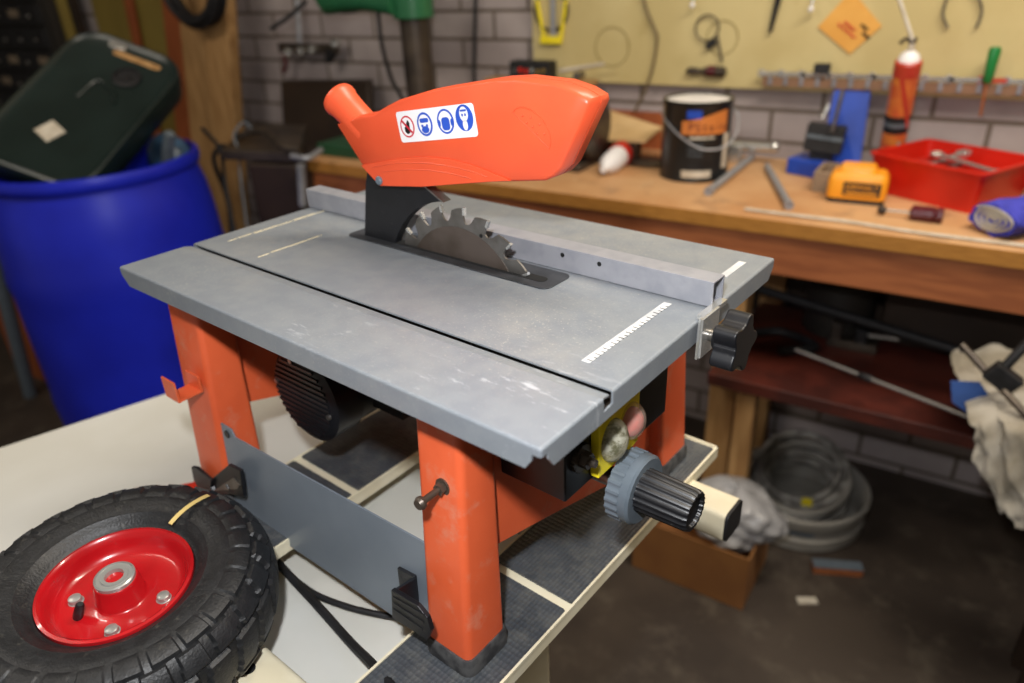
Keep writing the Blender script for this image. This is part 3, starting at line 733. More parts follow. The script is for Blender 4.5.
MB().box(.10, 1.585, .44, 1.45, 1.60, .80).build('added_dark_back', 'darkbox', bench)  # dark panel added to blacken the space behind the lower shelf
# cable lying along the front of the worktop
cp = [wat(x, y, 2, BT+.004) for x, y in ((745, 209), (800, 216), (850, 222), (900, 230), (960, 238), (1010, 244), (1060, 250))]
o = MB().tube(cp, .0035, 8).build('edge_cable', 'paper', origin=cp[0]); tag(o, 'pale cable lying along the front edge of the workbench', 'cable')

def T(name, base, label, cat, group=None): return thing(name, base, label, cat, group)
# ---- tool board
pb = struct(MB().box(-.49, 1.608, 1.030, 2.2, 1.622, 1.95), 'trim_1', 'pegboard')
pb['kind'] = None; del pb['kind']; pb.name = 'tool_board'
tag(pb, 'yellow fibreboard tool board fixed on the brick wall above the workbench', 'tool board')
for c, r in ((wat(612, 47, 1, 1.607), .050), (wat(722, 38, 1, 1.607), .040)):
    MB().torus(c, (0, 1, 0), r, .0012, 40, 5).build('pencil_outline', 'olive', pb)

# ---- paint can
cc = V(.088, 1.388, BT); cr = .082
can = T('paint_can', cc, 'black paint can with orange brown label and wire handle, on the workbench', 'paint can')
MB().lathe(cc, (0, 0, 1), [(cr-.003, 0), (cr-.001, .002), (cr-.002, .006), (cr-.002, .172), (cr, .175), (cr, .181), (cr-.002, .183), (cr-.007, .183), (cr-.009, .178), (.0, .178)][:9], 48).build('can_body', 'black_paint_can', can)
MB().lathe(cc, (0, 0, 1), [(cr-.008, .1785), (cr-.012, .1795), (.004, .1795)], 40).build('lid', 'white', can)
def curved(c, r, a0, a1, z0f, z1f, n=20, t=.0006):
    m = MB(); L = []
    for i in range(n+1):
        a = math.radians(a0+(a1-a0)*i/n); e = V(math.cos(a), math.sin(a), 0); s = i/n
        z0 = z0f(s) if callable(z0f) else z0f; z1 = z1f(s) if callable(z1f) else z1f
        L.append([c+e*r+V(0, 0, z0), c+e*(r+t)+V(0, 0, z0), c+e*(r+t)+V(0, 0, z1), c+e*r+V(0, 0, z1)])
    return m.ring(L)
toC = math.degrees(math.atan2(CAM.y-cc.y, CAM.x-cc.x))
curved(cc, cr-.002, toC-24, toC+56, .112, lambda s: .142+.022*s*s*(3-2*s)).build('label_band', 'canlabel', can)
curved(cc, cr-.002, toC-16, toC+8, .148, .166).build('label_patch', 'bluesteel', can)
curved(cc, cr-.002, toC-20, toC+30, .012, .029).build('bottom_label', 'paper', can)
curved(cc, cr-.002, toC-10, toC+32, .102, .107).build('label_line', 'paper', can)
for z in (.088, .075, .064): curved(cc, cr-.002, toC-12, toC+14, z, z+.002).build('small_print', 'greyplastic', can)
curved(cc, cr-.002, toC+52, toC+66, .03, .11).build('side_label', 'paper', can)
ltr = "PStain"
for i, ch in enumerate(ltr):
    a = math.radians(toC-8+i*11); e = V(math.cos(a), math.sin(a), 0)
    text_mesh('label_letter', ch, .027, 'maroon', can, cc+e*(cr-.0012)+V(0, 0, .128), (-math.sin(a), math.cos(a), 0), (0, 0, 1))
hp = [wat(668, 108, 1, 1.345), wat(674, 125, 1, 1.325), wat(700, 151, 1, 1.300), wat(727, 147, 1, 1.335), wat(738, 118, 1, 1.38)]
MB().tube([V(cc.x-.083, cc.y-.02, BT+.150), wat(667, 122, 1, 1.325), wat(681, 137, 1, 1.297), wat(702, 149, 1, 1.290), wat(724, 147, 1, 1.325), wat(737, 132, 1, 1.37), wat(738, 115, 1, 1.40), V(cc.x+.082, cc.y+.01, BT+.160)], .0020, 8, 4).build('wire_handle', 'alu', can)

# ---- amber battery charger base
bc = V(.470, 1.325, BT)
bat = T('battery_pack', bc, 'amber yellow tool battery with a black label, in front of the red tray', 'battery')
bd = math.radians(4); bu = V(math.cos(bd), math.sin(bd), 0); bv = V(-math.sin(bd), math.cos(bd), 0); bz = V(0, 0, 1)
MB().pp(rrect(-.056, -.034, .056, .034, .014), bc, bu, bv, bz, .0, .012).build('dark_base', 'blackmatt', bat)
L = []
for h, s in ((.010, .98), (.014, 1.0), (.045, .99), (.056, .94), (.062, .84)): L.append([bc+bu*a*s+bv*b*s+bz*h for a, b in rrect(-.058, -.036, .058, .036, .014)])
body = MB().ring(L).build('battery_body', 'amber', bat)
L = [[bc+bu*(a*s-.004)+bv*b*s+bz*h for a, b in rrect(-.036, -.026, .036, .026, .010)] for h, s in ((.058, 1.05), (.070, .98), (.075, .88))]
MB().ring(L).build('top_block', 'amber', bat)
lab2 = MB().pp(rrect(-.026, .018, .046, .046, .002), bc-bv*.0362, bu, bz, -bv, 0, .0008).build('battery_label', 'blackmatt', bat)
text_mesh('label_text', 'DEWALT', .0155, 'amber', lab2, bc-bv*.0372+bu*.010+bz*.036, bu, bz)
MB().pp([(-.020, .021), (.040, .021), (.040, .0255), (-.020, .0255)], bc-bv*.037, bu, bz, -bv, 0, .0003).build('label_bar', 'amber', lab2)

# ---- red tray
def tray():
    a = wat(862, 152, 2, BT+.083); b = wat(973, 177, 2, BT+.083); c = wat(1052, 168, 2, BT+.083)
    p0 = V(.474, 1.405, BT); p1 = V(.690, 1.292, BT); 
    d1 = (p1-p0).normalized(); d2 = V(-d1.y, d1.x, 0); ln = (p1-p0).length; wd_ = .205
    o = p0; t = T('parts_tray', p0+d1*ln/2+d2*wd_/2, 'open red plastic tray holding spanners at the right of the workbench', 'tray')
    L = []
    for ins_, h in ((.012, 0), (.0, .080), (-.004, .080), (-.004, .085), (.004, .085), (.004, .080), (.015, .004)):
        L.append([o+d1*x+d2*y+V(0, 0, h) for x, y in rrect(ins_, ins_, ln-ins_, wd_-ins_, .012)])
    MB().ring(L).build('tray_body', 'redplastic', t, sharp=40)
    MB().obox(o+d1*ln*.28+d2*wd_/2+V(0, 0, .038), d2, V(0, 0, 1), d1, wd_/2-.012, .034, .0015).build('divider', 'redplastic', t)
    return o, d1, d2, ln, wd_
o, d1, d2, ln, wd_ = tray()
def spanner(c, d, L_, label, tilt=0.0, m='chrome'):
    d = Vector(d).normalized(); s = V(0, 0, 1).cross(d).normalized(); n = d.cross(s)
    root = T('spanner', c, label, 'spanner', None)
    b = MB(); b.obox(c, d, s, n, L_/2, .006, .0025); b.build('shank', m, root, bevel=.001)
    h = MB(); h.pp([(-.004, -.008), (.004, -.014), (.016, -.013), (.024, -.006), (.012, -.005), (.010, 0), (.012, .005), (.024, .006), (.016, .013), (.004, .014), (-.004, .008)], c+d*L_/2, d, s, n, -.004, .004); h.build('open_jaw', m, root, bevel=.0006)
    r = MB(); r.torus(c-d*(L_/2+.008), n, .010, .004, 20, 8); r.build('ring_end', m, root)
spanner(o+d1*.155+d2*.095+V(0, 0, .075), (d1*1.0-d2*.18+V(0, 0, -.05)), .13, 'long bright spanner lying slanted in the red tray, nearest its open end')
spanner(o+d1*.09+d2*.125+V(0, 0, .066), (d1*.4+d2*.9+V(0, 0, .25)), .07, 'short bright spanner tilted up in the middle of the red tray')
spanner(o+d1*.072+d2*.15+V(0, 0, .052), (d1*.9-d2*.3+V(0, 0, .1)), .06, 'small dull spanner in the left compartment of the red tray', m='steel')

# ---- screwdriver stub
s0 = wat(903, 212, 2, BT+.012); s1 = wat(934, 215, 2, BT+.014)
sd = T('screwdriver', V(s0.x, s0.y, BT), 'short screwdriver with a dark maroon handle, in front of the red tray', 'screwdriver')
dd = (s1-s0).normalized()
MB().lathe(s0+dd*.012, dd, [(.008, 0), (.0155, .004), (.0155, .042), (.013, .045), (.0155, .049), (.014, .058)], 10).build('handle', 'maroon', sd)
MB().cyl(s0-dd*.035, s0+dd*.012, .003, n=12).build('shaft', 'chrome', sd)
MB().sph(s0-dd*.038, .009).build('tip_ball', 'darksteel', sd)

# ---- rolled blue cloth
c0 = V(.718, 1.185, BT+.030)
m = MB(); dr = V(.62, .78, 0).normalized(); L = []
for k in range(15):
    t = k/14; p = c0+dr*.22*t; L.append([p+V(.78, -.62, 0)*(.047+.004*math.sin(i*1.3+k))*math.cos(2*pi*i/28)+V(0, 0, 1)*(.0265+.003*math.sin(i*2.1+k*.7)+.003*math.sin(i*.9))*math.sin(2*pi*i/28) for i in range(28)])
m.ring(L); cl = T('rolled_cloth', V(c0.x, c0.y, BT), 'blue cloth rolled up with a grey lining, at the right end of the worktop', 'cloth')
m.build('roll', 'bluecloth', cl)
sp_ = MB(); pts = []
for i in range(60):
    a = i*.36; r = .006+.00062*i+.0015*math.sin(i*1.1); pts.append(c0-dr*.001+V(.78, -.62, 0)*r*1.02*math.cos(a)+V(0, 0, 1)*r*.52*math.sin(a))
sp_.tube(pts, .0026, 6, 1); sp_.build('cloth_edge', 'whitecloth', cl)

# ---- tube spanners crossing in front of the can
for (a, b, r, lb) in (((709, 191), (752, 157), .0105, 'pale tube spanner pointing left towards the black paint can'), ((789, 205), (767, 166), .0095, 'pale tube spanner pointing at the bench front, left of the yellow battery')):
    p, q = wat(*a, 2, BT+r), wat(*b, 2, BT+r); t = T('tube_spanner', V(p.x, p.y, BT), lb, 'spanner', None)
    MB().cyl(p, q, r*.8, n=16).build('tube_shaft', 'alu', t)
    e = (q-p).normalized(); MB().lathe(p-e*.004, e, [(r*.62, .004), (r*.62, 0), (r, 0), (r, .018), (r*.8, .022)], 16, False, False).build('socket_end', 'alu', t)
    MB().cyl(p+e*.002, p+e*.003, r*.62, n=12).build('socket_hole', 'blackmatt', t)

# ---- clutter right of the can
q = wat(750, 155, 2, BT+.02)
t = T('gear_puller', V(q.x, q.y, BT), 'small shiny metal puller lying behind the tube spanners', 'tool')
m = MB(); m.cyl(q+V(-.06, 0, .02), q+V(.05, .01, .02), .012, n=16); m.build('bar', 'chrome', t)
MB().box(q.x-.055, q.y-.02, BT, q.x-.02, q.y+.02, BT+.045).build('jaw', 'chrome', t, bevel=.004)
MB().sph(q+V(.055, .01, .022), .014).build('knob', 'chrome', t)
q = wat(780, 146, 2, BT+.02); t = T('hose_clamp_pile', V(q.x, q.y, BT), 'dark metal fittings in a low heap left of the blue stand', 'fittings')
m = MB(); m.torus((q.x-.01, q.y, BT+.012), (.2, .1, 1), .022, .006, 20, 8); m.build('ring_fitting', 'darksteel', t)
MB().cyl((q.x-.03, q.y+.01, BT+.028), (q.x+.035, q.y+.02, BT+.034), .010, n=14).build('pipe_fitting', 'darksteel', t)
q = wat(765, 152, 2, BT); o = MB().box(q.x-.04, q.y-.02, BT, q.x+.055, q.y+.05, BT+.018).build('wood_block', 'kraft', origin=(q.x, q.y, BT), bevel=.002); tag(o, 'small pale timber block under the shiny puller', 'block')
o = MB().pz([(q.x-.05, q.y+.06), (q.x+.02, q.y+.055), (q.x+.0, q.y+.09), (q.x-.045, q.y+.09)], BT+.0, BT+.05).build('folded_card', 'yellow', origin=(q.x, q.y, BT)); tag(o, 'yellow folded card behind the shiny puller', 'card')

# ---- blue stand with a black clamp block
bs = V(.345, 1.50, BT)
t = T('tool_stand', bs, 'blue steel stand with upright blue back plate and black block, against the wall', 'stand')
MB().pz([(.285, 1.485), (.370, 1.455), (.395, 1.53), (.305, 1.56)], BT, BT+.038).build('base', 'bluesteel', t, bevel=.004)
bp_ = MB(); bp_.prism([wat(818, 172, 1, 1.54), wat(858, 176, 1, 1.53), wat(871, 88, 1, 1.595), wat(835, 86, 1, 1.595)], [x+V(0, .006, 0) for x in (wat(818, 172, 1, 1.54), wat(858, 176, 1, 1.53), wat(871, 88, 1, 1.595), wat(835, 86, 1, 1.595))])
bp_.build('back_plate', 'bluesteel', t)
q = wat(825, 138, 1, 1.50)
MB().obox(q+V(0, 0, 0), V(.97, -.1, -.05).normalized(), V(.05, .1, .97).normalized(), (0, 1, 0), .042, .030, .018).build('clamp_block', 'blackmatt', t, bevel=.002)
MB().obox(q+V(0.002, -.0185, .004), V(.97, -.1, -.05).normalized(), V(.05, .1, .97).normalized(), (0, 1, 0), .041, .004, .0015).build('clamp_strip', 'greyplastic', t)
MB().cyl(wat(832, 132, 1, 1.47), wat(843, 90, 1, 1.48), .0045, n=12).build('threaded_rod', 'steel', t)
MB().cyl(wat(822, 120, 1, 1.52), wat(829, 104, 1, 1.53), .004, n=12).build('guide_pin', 'chrome', t)
MB().box(q.x-.028, q.y-.01, BT+.03, q.x+.022, q.y+.02, q.z-.015).build('block_foot', 'blackmatt', t)
# open wooden box corner behind the battery
a, b, c = wat(816, 192, 2, BT), wat(826, 150, 2, BT), wat(872, 150, 2, BT)
t = T('wooden_tray', V(.40, 1.37, BT), 'low grey timber box behind the yellow battery', 'box')
for (x0, y0, x1, y1) in ((.374, 1.360, .384, 1.440), (.374, 1.440, .46, 1.450), (.374, 1.350, .43, 1.360)):
    MB().box(x0, y0, BT, x1, y1, BT+.045).build('side_board', mat('grey_timber', '8a7660', .7), t, bevel=.0015)

# ---- foam can with nozzle
f0 = V(.487, 1.555, BT+.03); f1 = wat(909, 60, 1, 1.50); f0 = wat(887, 172, 1, 1.56); fd = (f1-f0).normalized(); fl = (f1-f0).length
t = T('foam_can', V(f0.x, f0.y, BT), 'orange and red expanding foam can leaning against the wall behind the red tray', 'spray can')
R_ = .026
MB().lathe(f0, fd, [(R_, 0), (R_, fl*.40)], 28, True, False).build('lower_can', 'foamor', t)
MB().lathe(f0, fd, [(R_+.0002, fl*.40), (R_+.0002, fl*.55)], 28, False, False).build('dark_band', 'blackmatt', t)
MB().lathe(f0, fd, [(R_+.0002, fl*.455), (R_+.0006, fl*.457), (R_+.0006, fl*.49), (R_+.0002, fl*.492)], 28, False, False).build('pale_band', 'greyplastic', t)
MB().lathe(f0, fd, [(R_, fl*.55), (R_, fl*.90)], 28, False, False).build('upper_can', 'foamor', t)
MB().lathe(f0, fd, [(R_+.0008, fl*.88), (R_+.0012, fl*.90), (R_+.0012, fl*.985), (R_-.002, fl)], 28, False, True).build('red_collar', 'foamred', t)
MB().lathe(f0+fd*fl, fd, [(R_-.004, 0), (R_-.007, .010), (.012, .016), (.008, .02)], 24).build('white_shoulder', 'white', t)
MB().cyl(f0+fd*(fl+.015), f0+fd*(fl+.035), .008, .006, n=14).build('valve', 'paper', t)
q = f0+fd*(fl+.034); MB().tube([q+V(-.024, 0, .0), q+V(-.012, 0, .010), q, q+V(.006, 0, .012)], .0035, 8).build('trigger', 'darkbox', t)
MB().cyl(q+V(0, 0, .006), wat(897, -8, 1, 1.50), .0042, n=12).build('nozzle_tube', 'paper', t)
fx = V(1, 0, 0); fn = (CAM-f0); fn.z = 0; fn.normalize(); fs_ = fd.cross(fn).normalized()*-1; fn2 = fs_.cross(fd)
if fn2.dot(fn) < 0: fn2 = -fn2
stripe = MB()
for (u0, h0, u1, h1) in ((-.9, .44, .25, .90), (-.3, .16, .3, .30)):
    L = []
    for i in range(9):
        s = i/8; u_ = u0+(u1-u0)*s; h_ = h0+(h1-h0)*s
        row = []
        for du in (-.16, .16):
            a = (u_+du)*1.2; row.append(f0+fd*fl*h_+(fs_*math.sin(a)+fn2*math.cos(a))*(R_+.0008))
        L.append([row[0], row[1], row[1]+fn2*.0003, row[0]+fn2*.0003])
    stripe.ring(L)
stripe.build('red_stripe', 'foamred', t)
MB().pp(rrect(-.016, .0, .0, .028, .004), f0+fd*fl*.22+fn2*(R_*.86), fs_, fd, fn2, 0, .002).build('picture_patch', mat('teal_print', '4aa0a0', .5), t)

# ---- cardboard sheet, caulking bottle and dark motor behind the guard
t = MB().prism([wat(603, 108, 1, 1.60), wat(662, 127, 1, 1.52), wat(645, 141, 1, 1.42), wat(603, 139, 1, 1.44)], [x-V(0, 0, .005) for x in (wat(603, 108, 1, 1.60), wat(662, 127, 1, 1.52), wat(645, 141, 1, 1.42), wat(603, 139, 1, 1.44))])
q = wat(630, 128, 1, 1.5); o = t.build('board_sheet', 'kraft', origin=q); tag(o, 'pale fibreboard sheet lying left of the black paint can', 'board')
o = MB().box(-.34, 1.605, BT, .02, 1.6265, BT+.098).build('timber_batten', 'wood_red', origin=(-.15, 1.59, BT)); tag(o, 'orange brown timber batten against the wall behind the fibreboard sheet', 'batten')
for i, (x, y) in enumerate(((-.21, 1.50), (-.10, 1.44))):
    o = MB().box(x-.02, y-.02, BT, x+.02, y+.02, BT+.055).build('support_block', 'darkbox', origin=(x, y, BT)); tag(o, ('dark block propping up the back of the fibreboard sheet', 'dark block propping up the near corner of the fibreboard sheet')[i], 'block')
p0 = wat(603, 170, 2, BT+.020); p1 = wat(630, 146, 2, BT+.030)
t = T('filler_bottle', V(p0.x, p0.y, BT), 'white squeeze bottle with a red base lying behind the guard', 'bottle')
d = (p1-p0).normalized(); ln2 = (p1-p0).length
MB().lathe(p0, d, [(.007, 0), (.008, .012), (.013, .02), (.025, .045), (.029, ln2*.6), (.029, ln2*.8)], 24).build('bottle_body', 'white', t)
MB().lathe(p0+d*ln2*.52, d, [(.0295, 0), (.031, .01), (.031, ln2*.28), (.024, ln2*.31)], 24).build('red_end', 'redplastic', t)
# bench grinder behind the guard
gx = V(-.235, 1.36, BT)
t = T('bench_grinder', gx, 'dark bench grinder standing behind the orange guard', 'grinder')
MB().box(gx.x-.11, gx.y-.07, BT, gx.x+.06, gx.y+.07, BT+.02).build('base', 'darksteel', t, bevel=.005)
MB().lathe((gx.x-.10, gx.y, BT+.10), (1, 0, 0), [(.06, 0), (.075, .01), (.075, .13), (.06, .14)], 32).build('motor_body', 'darksteel', t)
MB().lathe((gx.x+.045, gx.y, BT+.105), (1, 0, 0), [(.07, 0), (.078, .005), (.078, .030), (.07, .035)], 36).build('wheel_cover', 'darksteel', t)
MB().box(gx.x-.06, gx.y-.04, BT+.018, gx.x+.02, gx.y+.04, BT+.05).build('pedestal', 'darksteel', t)
for (x, y, lb) in ((-.05, 1.44, 'crumpled grey rag lying by the white bottle'),):
    o = MB().sph((x, y, BT+.008), .055, 18, 8, (1, .8, .16)).build('rag', 'darksteel', origin=(x, y, BT)); tag(o, lb, 'rag')
# socket set and hammer on a ledge over the guard
q = wat(535, 69, 1, 1.55)
t = T('socket_case', q-V(0, 0, .02), 'black open case of red and bright sockets on a wall ledge', 'case')
MB().box(q.x-.075, q.y-.02, q.z-.03, q.x+.055, q.y+.03, q.z+.022).build('case', 'blackmatt', t, bevel=.003)
for i in range(6): MB().cyl((q.x-.055+i*.019, q.y-.024, q.z-.004+.003*(i % 2)), (q.x-.055+i*.019, q.y-.018, q.z-.004+.003*(i % 2)), .0065, n=12).build('socket', ('steel', 'redplastic', 'redplastic', 'chrome', 'copper', 'copper')[i], t)
o = MB().box(-.62, 1.535, q.z-.042, -.28, 1.607, q.z-.030).build('wall_ledge', 'wood', origin=(-.45, 1.6, q.z-.04)); tag(o, 'narrow timber ledge on the wall holding the black socket case', 'shelf')
a, b = wat(560, 71, 1, 1.56), wat(604, 64, 1, 1.56)
t = T('hammer', (a+b)/2, 'pale handled hammer lying on the wall ledge right of the socket case', 'hammer')
MB().cyl(a, b, .006, .0045, n=12).build('handle', 'paper', t); c = wat(579, 73, 1, 1.56); MB().cyl(c+V(0, -.02, -.006), c+V(0, .02, -.006), .010, n=14).build('head', 'steel', t)

# ================================================================== TOOLS ON THE WALL
YW = 1.600
def wp_(px, py, y=YW): return wat(px, py, 1, y)
def hang(name, label, cat, at, m, mb, group=None):
    o = mb.build(name, m, origin=at); return tag(o, label, cat, group)
p = wp_(551, 20)
t = T('coping_saw', p, 'yellow handled coping saw hanging at the left end of the tool board', 'saw')
MB().torus(wp_(551, 10), (0, 1, 0), .052, .0032, 36, 8).build('wire_hoop', 'darkbox', t)
MB().obox(wp_(551, 40), (1, 0, 0), (0, 0, 1), (0, 1, 0), .034, .010, .006).build('lower_bar', 'yellow', t, bevel=.002)
for s in (537, 567): MB().cyl(wp_(s if s < 550 else 566, 0), wp_(544 if s < 550 else 561, 38), .005, n=10).build('side_bar', 'yellow', t)
MB().obox(wp_(553, 8), (1, 0, 0), (0, 0, 1), (0, 1, 0), .007, .075, .003).build('blade', 'alu', t)
hang('hanging_wire', 'brown bent wire cord hanging down from the tool board to the bench', 'cord', wp_(650, 30), mat('brown_cord', '6a5a3e', .6), MB().tube([wp_(640, -20), wp_(646, 8), wp_(655, 30), wp_(657, 40), wp_(652, 70), wp_(643, 95), wp_(634, 112)], .0035, 8, 4))
p = wp_(709, 28)
t = T('hoop_gauge', p, 'round wire hoop tool with a dark clip on the tool board above the paint can', 'tool')
MB().torus(wp_(707, 28), (0, 1, 0), .030, .0022, 32, 8).build('hoop', 'darksteel', t)
MB().cyl(wp_(717, 35), wp_(722, 62), .0028, n=8).build('stem', 'darksteel', t)
MB().obox(wp_(711, 44), (.8, 0, .5), (-.5, 0, .8), (0, 1, 0), .014, .008, .006).build('clip', 'blackmatt', t, bevel=.001)
p = wp_(707, 70)
t = T('hand_tool', p, 'grey cylindrical hand tool mounted flat below the wire hoop on the tool board', 'tool')
MB().lathe(wp_(690, 71), (1, 0, 0), [(.004, -.01), (.010, 0), (.008, .02), (.006, .03), (.012, .042), (.013, .09), (.006, .095)], 18).build('tool_body', 'darksteel', t)
MB().lathe(wp_(708, 71, YW-.001), (1, 0, 0), [(.0135, 0), (.0135, .02)], 18).build('collar', 'maroon', t)
p = wp_(772, 15)
t = T('file', p, 'black slim handle hanging on the tool board right of the wire hoop', 'file')
MB().tube([wp_(781, -12), wp_(775, 12), wp_(770, 32)], lambda s: .0085*(1-.45*s), 12, 3).build('handle', 'blackmatt', t)
for (x, y, lb) in ((694, 5, 'small bright hook on the tool board above the wire hoop'), (812, 9, 'small bright hook on the tool board left of the orange card')):
    q = wp_(x, y); t = T('wall_hook', q, lb, 'hook')
    MB().sph(q+V(0, -.012, 0), .0062).build('hook_ball', 'white', t); MB().tube([q+V(0, .005, .04), q+V(0, -.004, .02), q+V(0, -.012, .002)], .0022, 8).build('hook_wire', 'alu', t)
def diamond():
    c = wp_(850, 22, 1.606); t = T('card_sign', c, 'orange diamond shaped card sign with faint red writing on the tool board', 'sign')
    P = [wp_(818, 27, 1.606), wp_(850, 54, 1.606), wp_(882, 26, 1.606), wp_(852, -10, 1.606)]
    MB().prism(P, [x+V(0, -.002, 0) for x in P]).build('card', 'diamondsign', t)
    u = (P[1]-P[0]).normalized(); v = (P[3]-P[0]).normalized()
    for i, (a, b, l_, mm) in enumerate(((.030, .045, .050, 'redink'), (.038, .060, .030, 'redink'), (.07, .085, .018, 'darksteel'), (.085, .07, .018, 'darksteel'))):
        q = P[0]+u*a+v*b*.7+V(0, -.0025, 0)
        MB().tube([q+u*l_*(k/8)+v*.003*(-1)**k for k in range(9)], .0018, 5, 2).build('written_line', mm, t)
diamond()
# tool rail with spanners and clips
ra, rb = wp_(764, 76), wat(1090, 96, 1, YW)
rail_ = T('tool_rail', ra, 'timber rail of grey clips holding bright spanners along the bottom of the tool board', 'tool rack')
MB().box(ra.x, 1.588, ra.z-.022, 1.0, 1.606, ra.z+.0).build('rail', 'brownrail', rail_)
for i in range(22): x = ra.x+.015+i*.037; MB().box(x, 1.584, ra.z-.018, x+.009, 1.589, ra.z+.002).build('clip', 'railclip', rail_)
for i in range(13):
    x = ra.x+.0+i*.052; L_ = .040+.008*((i*7) % 3); c = V(x+.02, 1.588, ra.z+.0085)
    lbs = ['leftmost bright spanner on the timber tool rail', 'second bright spanner from the left end of the timber tool rail', 'bright spanner on the tool rail left of its black box', 'bright spanner on the tool rail under its black box',
           'bright spanner on the tool rail right of its black box', 'bright spanner on the tool rail between black box and foam can', 'bright spanner on the tool rail just left of the foam can', 'bright spanner behind the foam can on the tool rail',
           'bright spanner just right of the foam can on the tool rail', 'red handled bar on the tool rail left of the green screwdriver', 'bright spanner on the tool rail just left of the green screwdriver', 'pink bar on the tool rail behind the green screwdriver', 'bright spanner on the tool rail at the right picture edge']
    mm = 'chrome' if i not in (9, 11) else 'foamred'
    b = MB(); b.obox(c, (1, 0, .03), (-.03, 0, 1), (0, 1, 0), L_*.6, .0045, .003); b.torus(c-V(L_*.6, 0, 0), (0, 1, 0), .007, .003, 16, 6)
    hang('rail_spanner', lbs[i], 'spanner', c, mm, b, None)
c = wp_(822, 67, 1.585); o = hang('small_black_box', 'small black box sitting on the tool rail above the blue stand', 'box', c, 'blackmatt', MB().box(c.x-.016, c.y-.01, ra.z+.013, c.x+.018, c.y+.012, ra.z+.034))
# green screwdriver hanging through the rail
a, b, c = wp_(996, 47, 1.575), wp_(987, 82, 1.575), wp_(980, 116, 1.575)
t = T('screwdriver', b, 'green handled screwdriver hanging upright on the tool rail at the right', 'screwdriver')
MB().lathe(b, a-b, [(.007, -.002), (.010, .004), (.0105, .03), (.0125, (a-b).length-.008), (.010, (a-b).length)], 10).build('handle', 'greenhandle', t)
MB().cyl(b, c, .0026, n=8).build('shaft', 'apron', t)
t = T('calliper', wp_(962, 10), 'curved wire callipers hanging on the tool board above the rail', 'callipers')
for s in (-1, 1):
    MB().tube([wp_(962+s*10, -14), wp_(962+s*17+(2 if s > 0 else 0), 4), wp_(962+s*19, 16), wp_(962+s*14, 28)], .0026, 8, 4).build('calliper_leg', 'steel', t)
# red capped bottle at the right picture edge
c = V(.815, 1.50, BT)
t = T('cleaner_bottle', c, 'red and white bottle at the right picture edge behind the red tray', 'bottle')
MB().lathe(c, (0, 0, 1), [(.028, 0), (.03, .005), (.03, .085), (.018, .105)], 24, True, False).build('bottle_body', 'maroon', t)
MB().lathe(c, (0, 0, 1), [(.018, .105), (.016, .11), (.015, .16), (.010, .165)], 20).build('cap', 'white', t)

# ================================================================== DRILL PRESS AND LEFT END OF THE BENCH
dx, dy = -.722, 1.36
dp = T('drill_press', V(dx, dy, BT), 'green bench drill press with a dark steel column, left of the tool board', 'drill press')
MB().pz(rrect(dx-.17, dy-.13, dx+.09, dy+.10, .03), BT, BT+.030).build('base_plate', 'drillgreen', dp, bevel=.005)
MB().cyl((dx, dy, BT+.03), (dx, dy, 1.30), .041, n=32).build('column', 'darksteel', dp)
MB().lathe((dx, dy, BT+.03), (0, 0, 1), [(.06, 0), (.055, .03), (.045, .05)], 28).build('column_collar', 'drillgreen', dp)
hz = wat(415, 17, 1, dy).z
MB().lathe((dx, dy, hz), (0, 0, 1), [(.050, -.004), (.056, .0), (.058, .09), (.05, .10)], 32).build('column_clamp', 'drillgreen', dp)
hd = MB(); L = []
for x, w_, h0 in ((dx-.02, .05, .006), (dx-.12, .055, .020), (dx-.20, .06, .018), (dx-.27, .052, .010), (dx-.305, .035, .03)):
    L.append([V(x, dy-.03+a, hz+h0+b) for a, b in rrect(-w_, 0, w_, .16, .03)])
hd.ring(L); hd.build('head', 'drillgreen', dp)
MB().lathe((dx-.21, dy-.03, hz+.03), (0, 0, -1), [(.032, -.01), (.032, .012), (.02, .018)], 20).build('quill', 'darksteel', dp)
MB().tube([V(dx-.30, dy-.10, hz+.05), V(dx-.36, dy-.12, hz+.01), V(dx-.42, dy-.14, hz-.02)], .006, 8).build('feed_handle', 'blackmatt', dp)
MB().tube([wat(378, 12, 1, dy-.05), wat(382, 45, 1, dy-.04), wat(392, 80, 1, dy), wat(402, 98, 1, dy+.02), wat(412, 130, 1, dy+.03)], .006, 10, 6).build('motor_cable', 'blackmatt', dp)
o = MB().tube([wp_(476, -15, 1.61), wp_(475, 40, 1.61), wp_(474, 100, 1.61), wp_(474, 160, 1.61)], .006, 8, 3).build('wall_cable', 'blackmatt', origin=wp_(475, 40, 1.61)); tag(o, 'black cable hanging straight down the brick wall right of the drill press', 'cable')
# hooks with bright sockets
p = wp_(308, 48, 1.59)
t = T('socket_rack', p, 'wall rack with bright round sockets on the bricks left of the drill press', 'tool rack')
MB().obox(p, (1, 0, 0), (0, 0, 1), (0, 1, 0), .14, .016, .012).build('rack_bar', 'darksteel', t, bevel=.002)
for x, y in ((289, 52), (302, 51), (313, 49), (336, 43)):
    q = wp_(x, y, 1.575); MB().lathe(q, (0, -1, 0), [(.014, -.01), (.014, .012), (.009, .013), (.009, .004)], 16).build('socket', 'chrome', t)
MB().cyl(wp_(296, -15, 1.6), wp_(300, 44, 1.59), .008, n=12).build('bright_rod', 'alu', t)
MB().tube([wp_(284, 55, 1.58), wp_(286, 66, 1.58), wp_(283, 72, 1.58)], .007, 8).build('red_grip', 'maroon', t)
MB().cyl(wp_(332, 50, 1.58), wp_(328, 62, 1.57), .022, .012, n=14).build('dark_chuck', 'blackmatt', t)
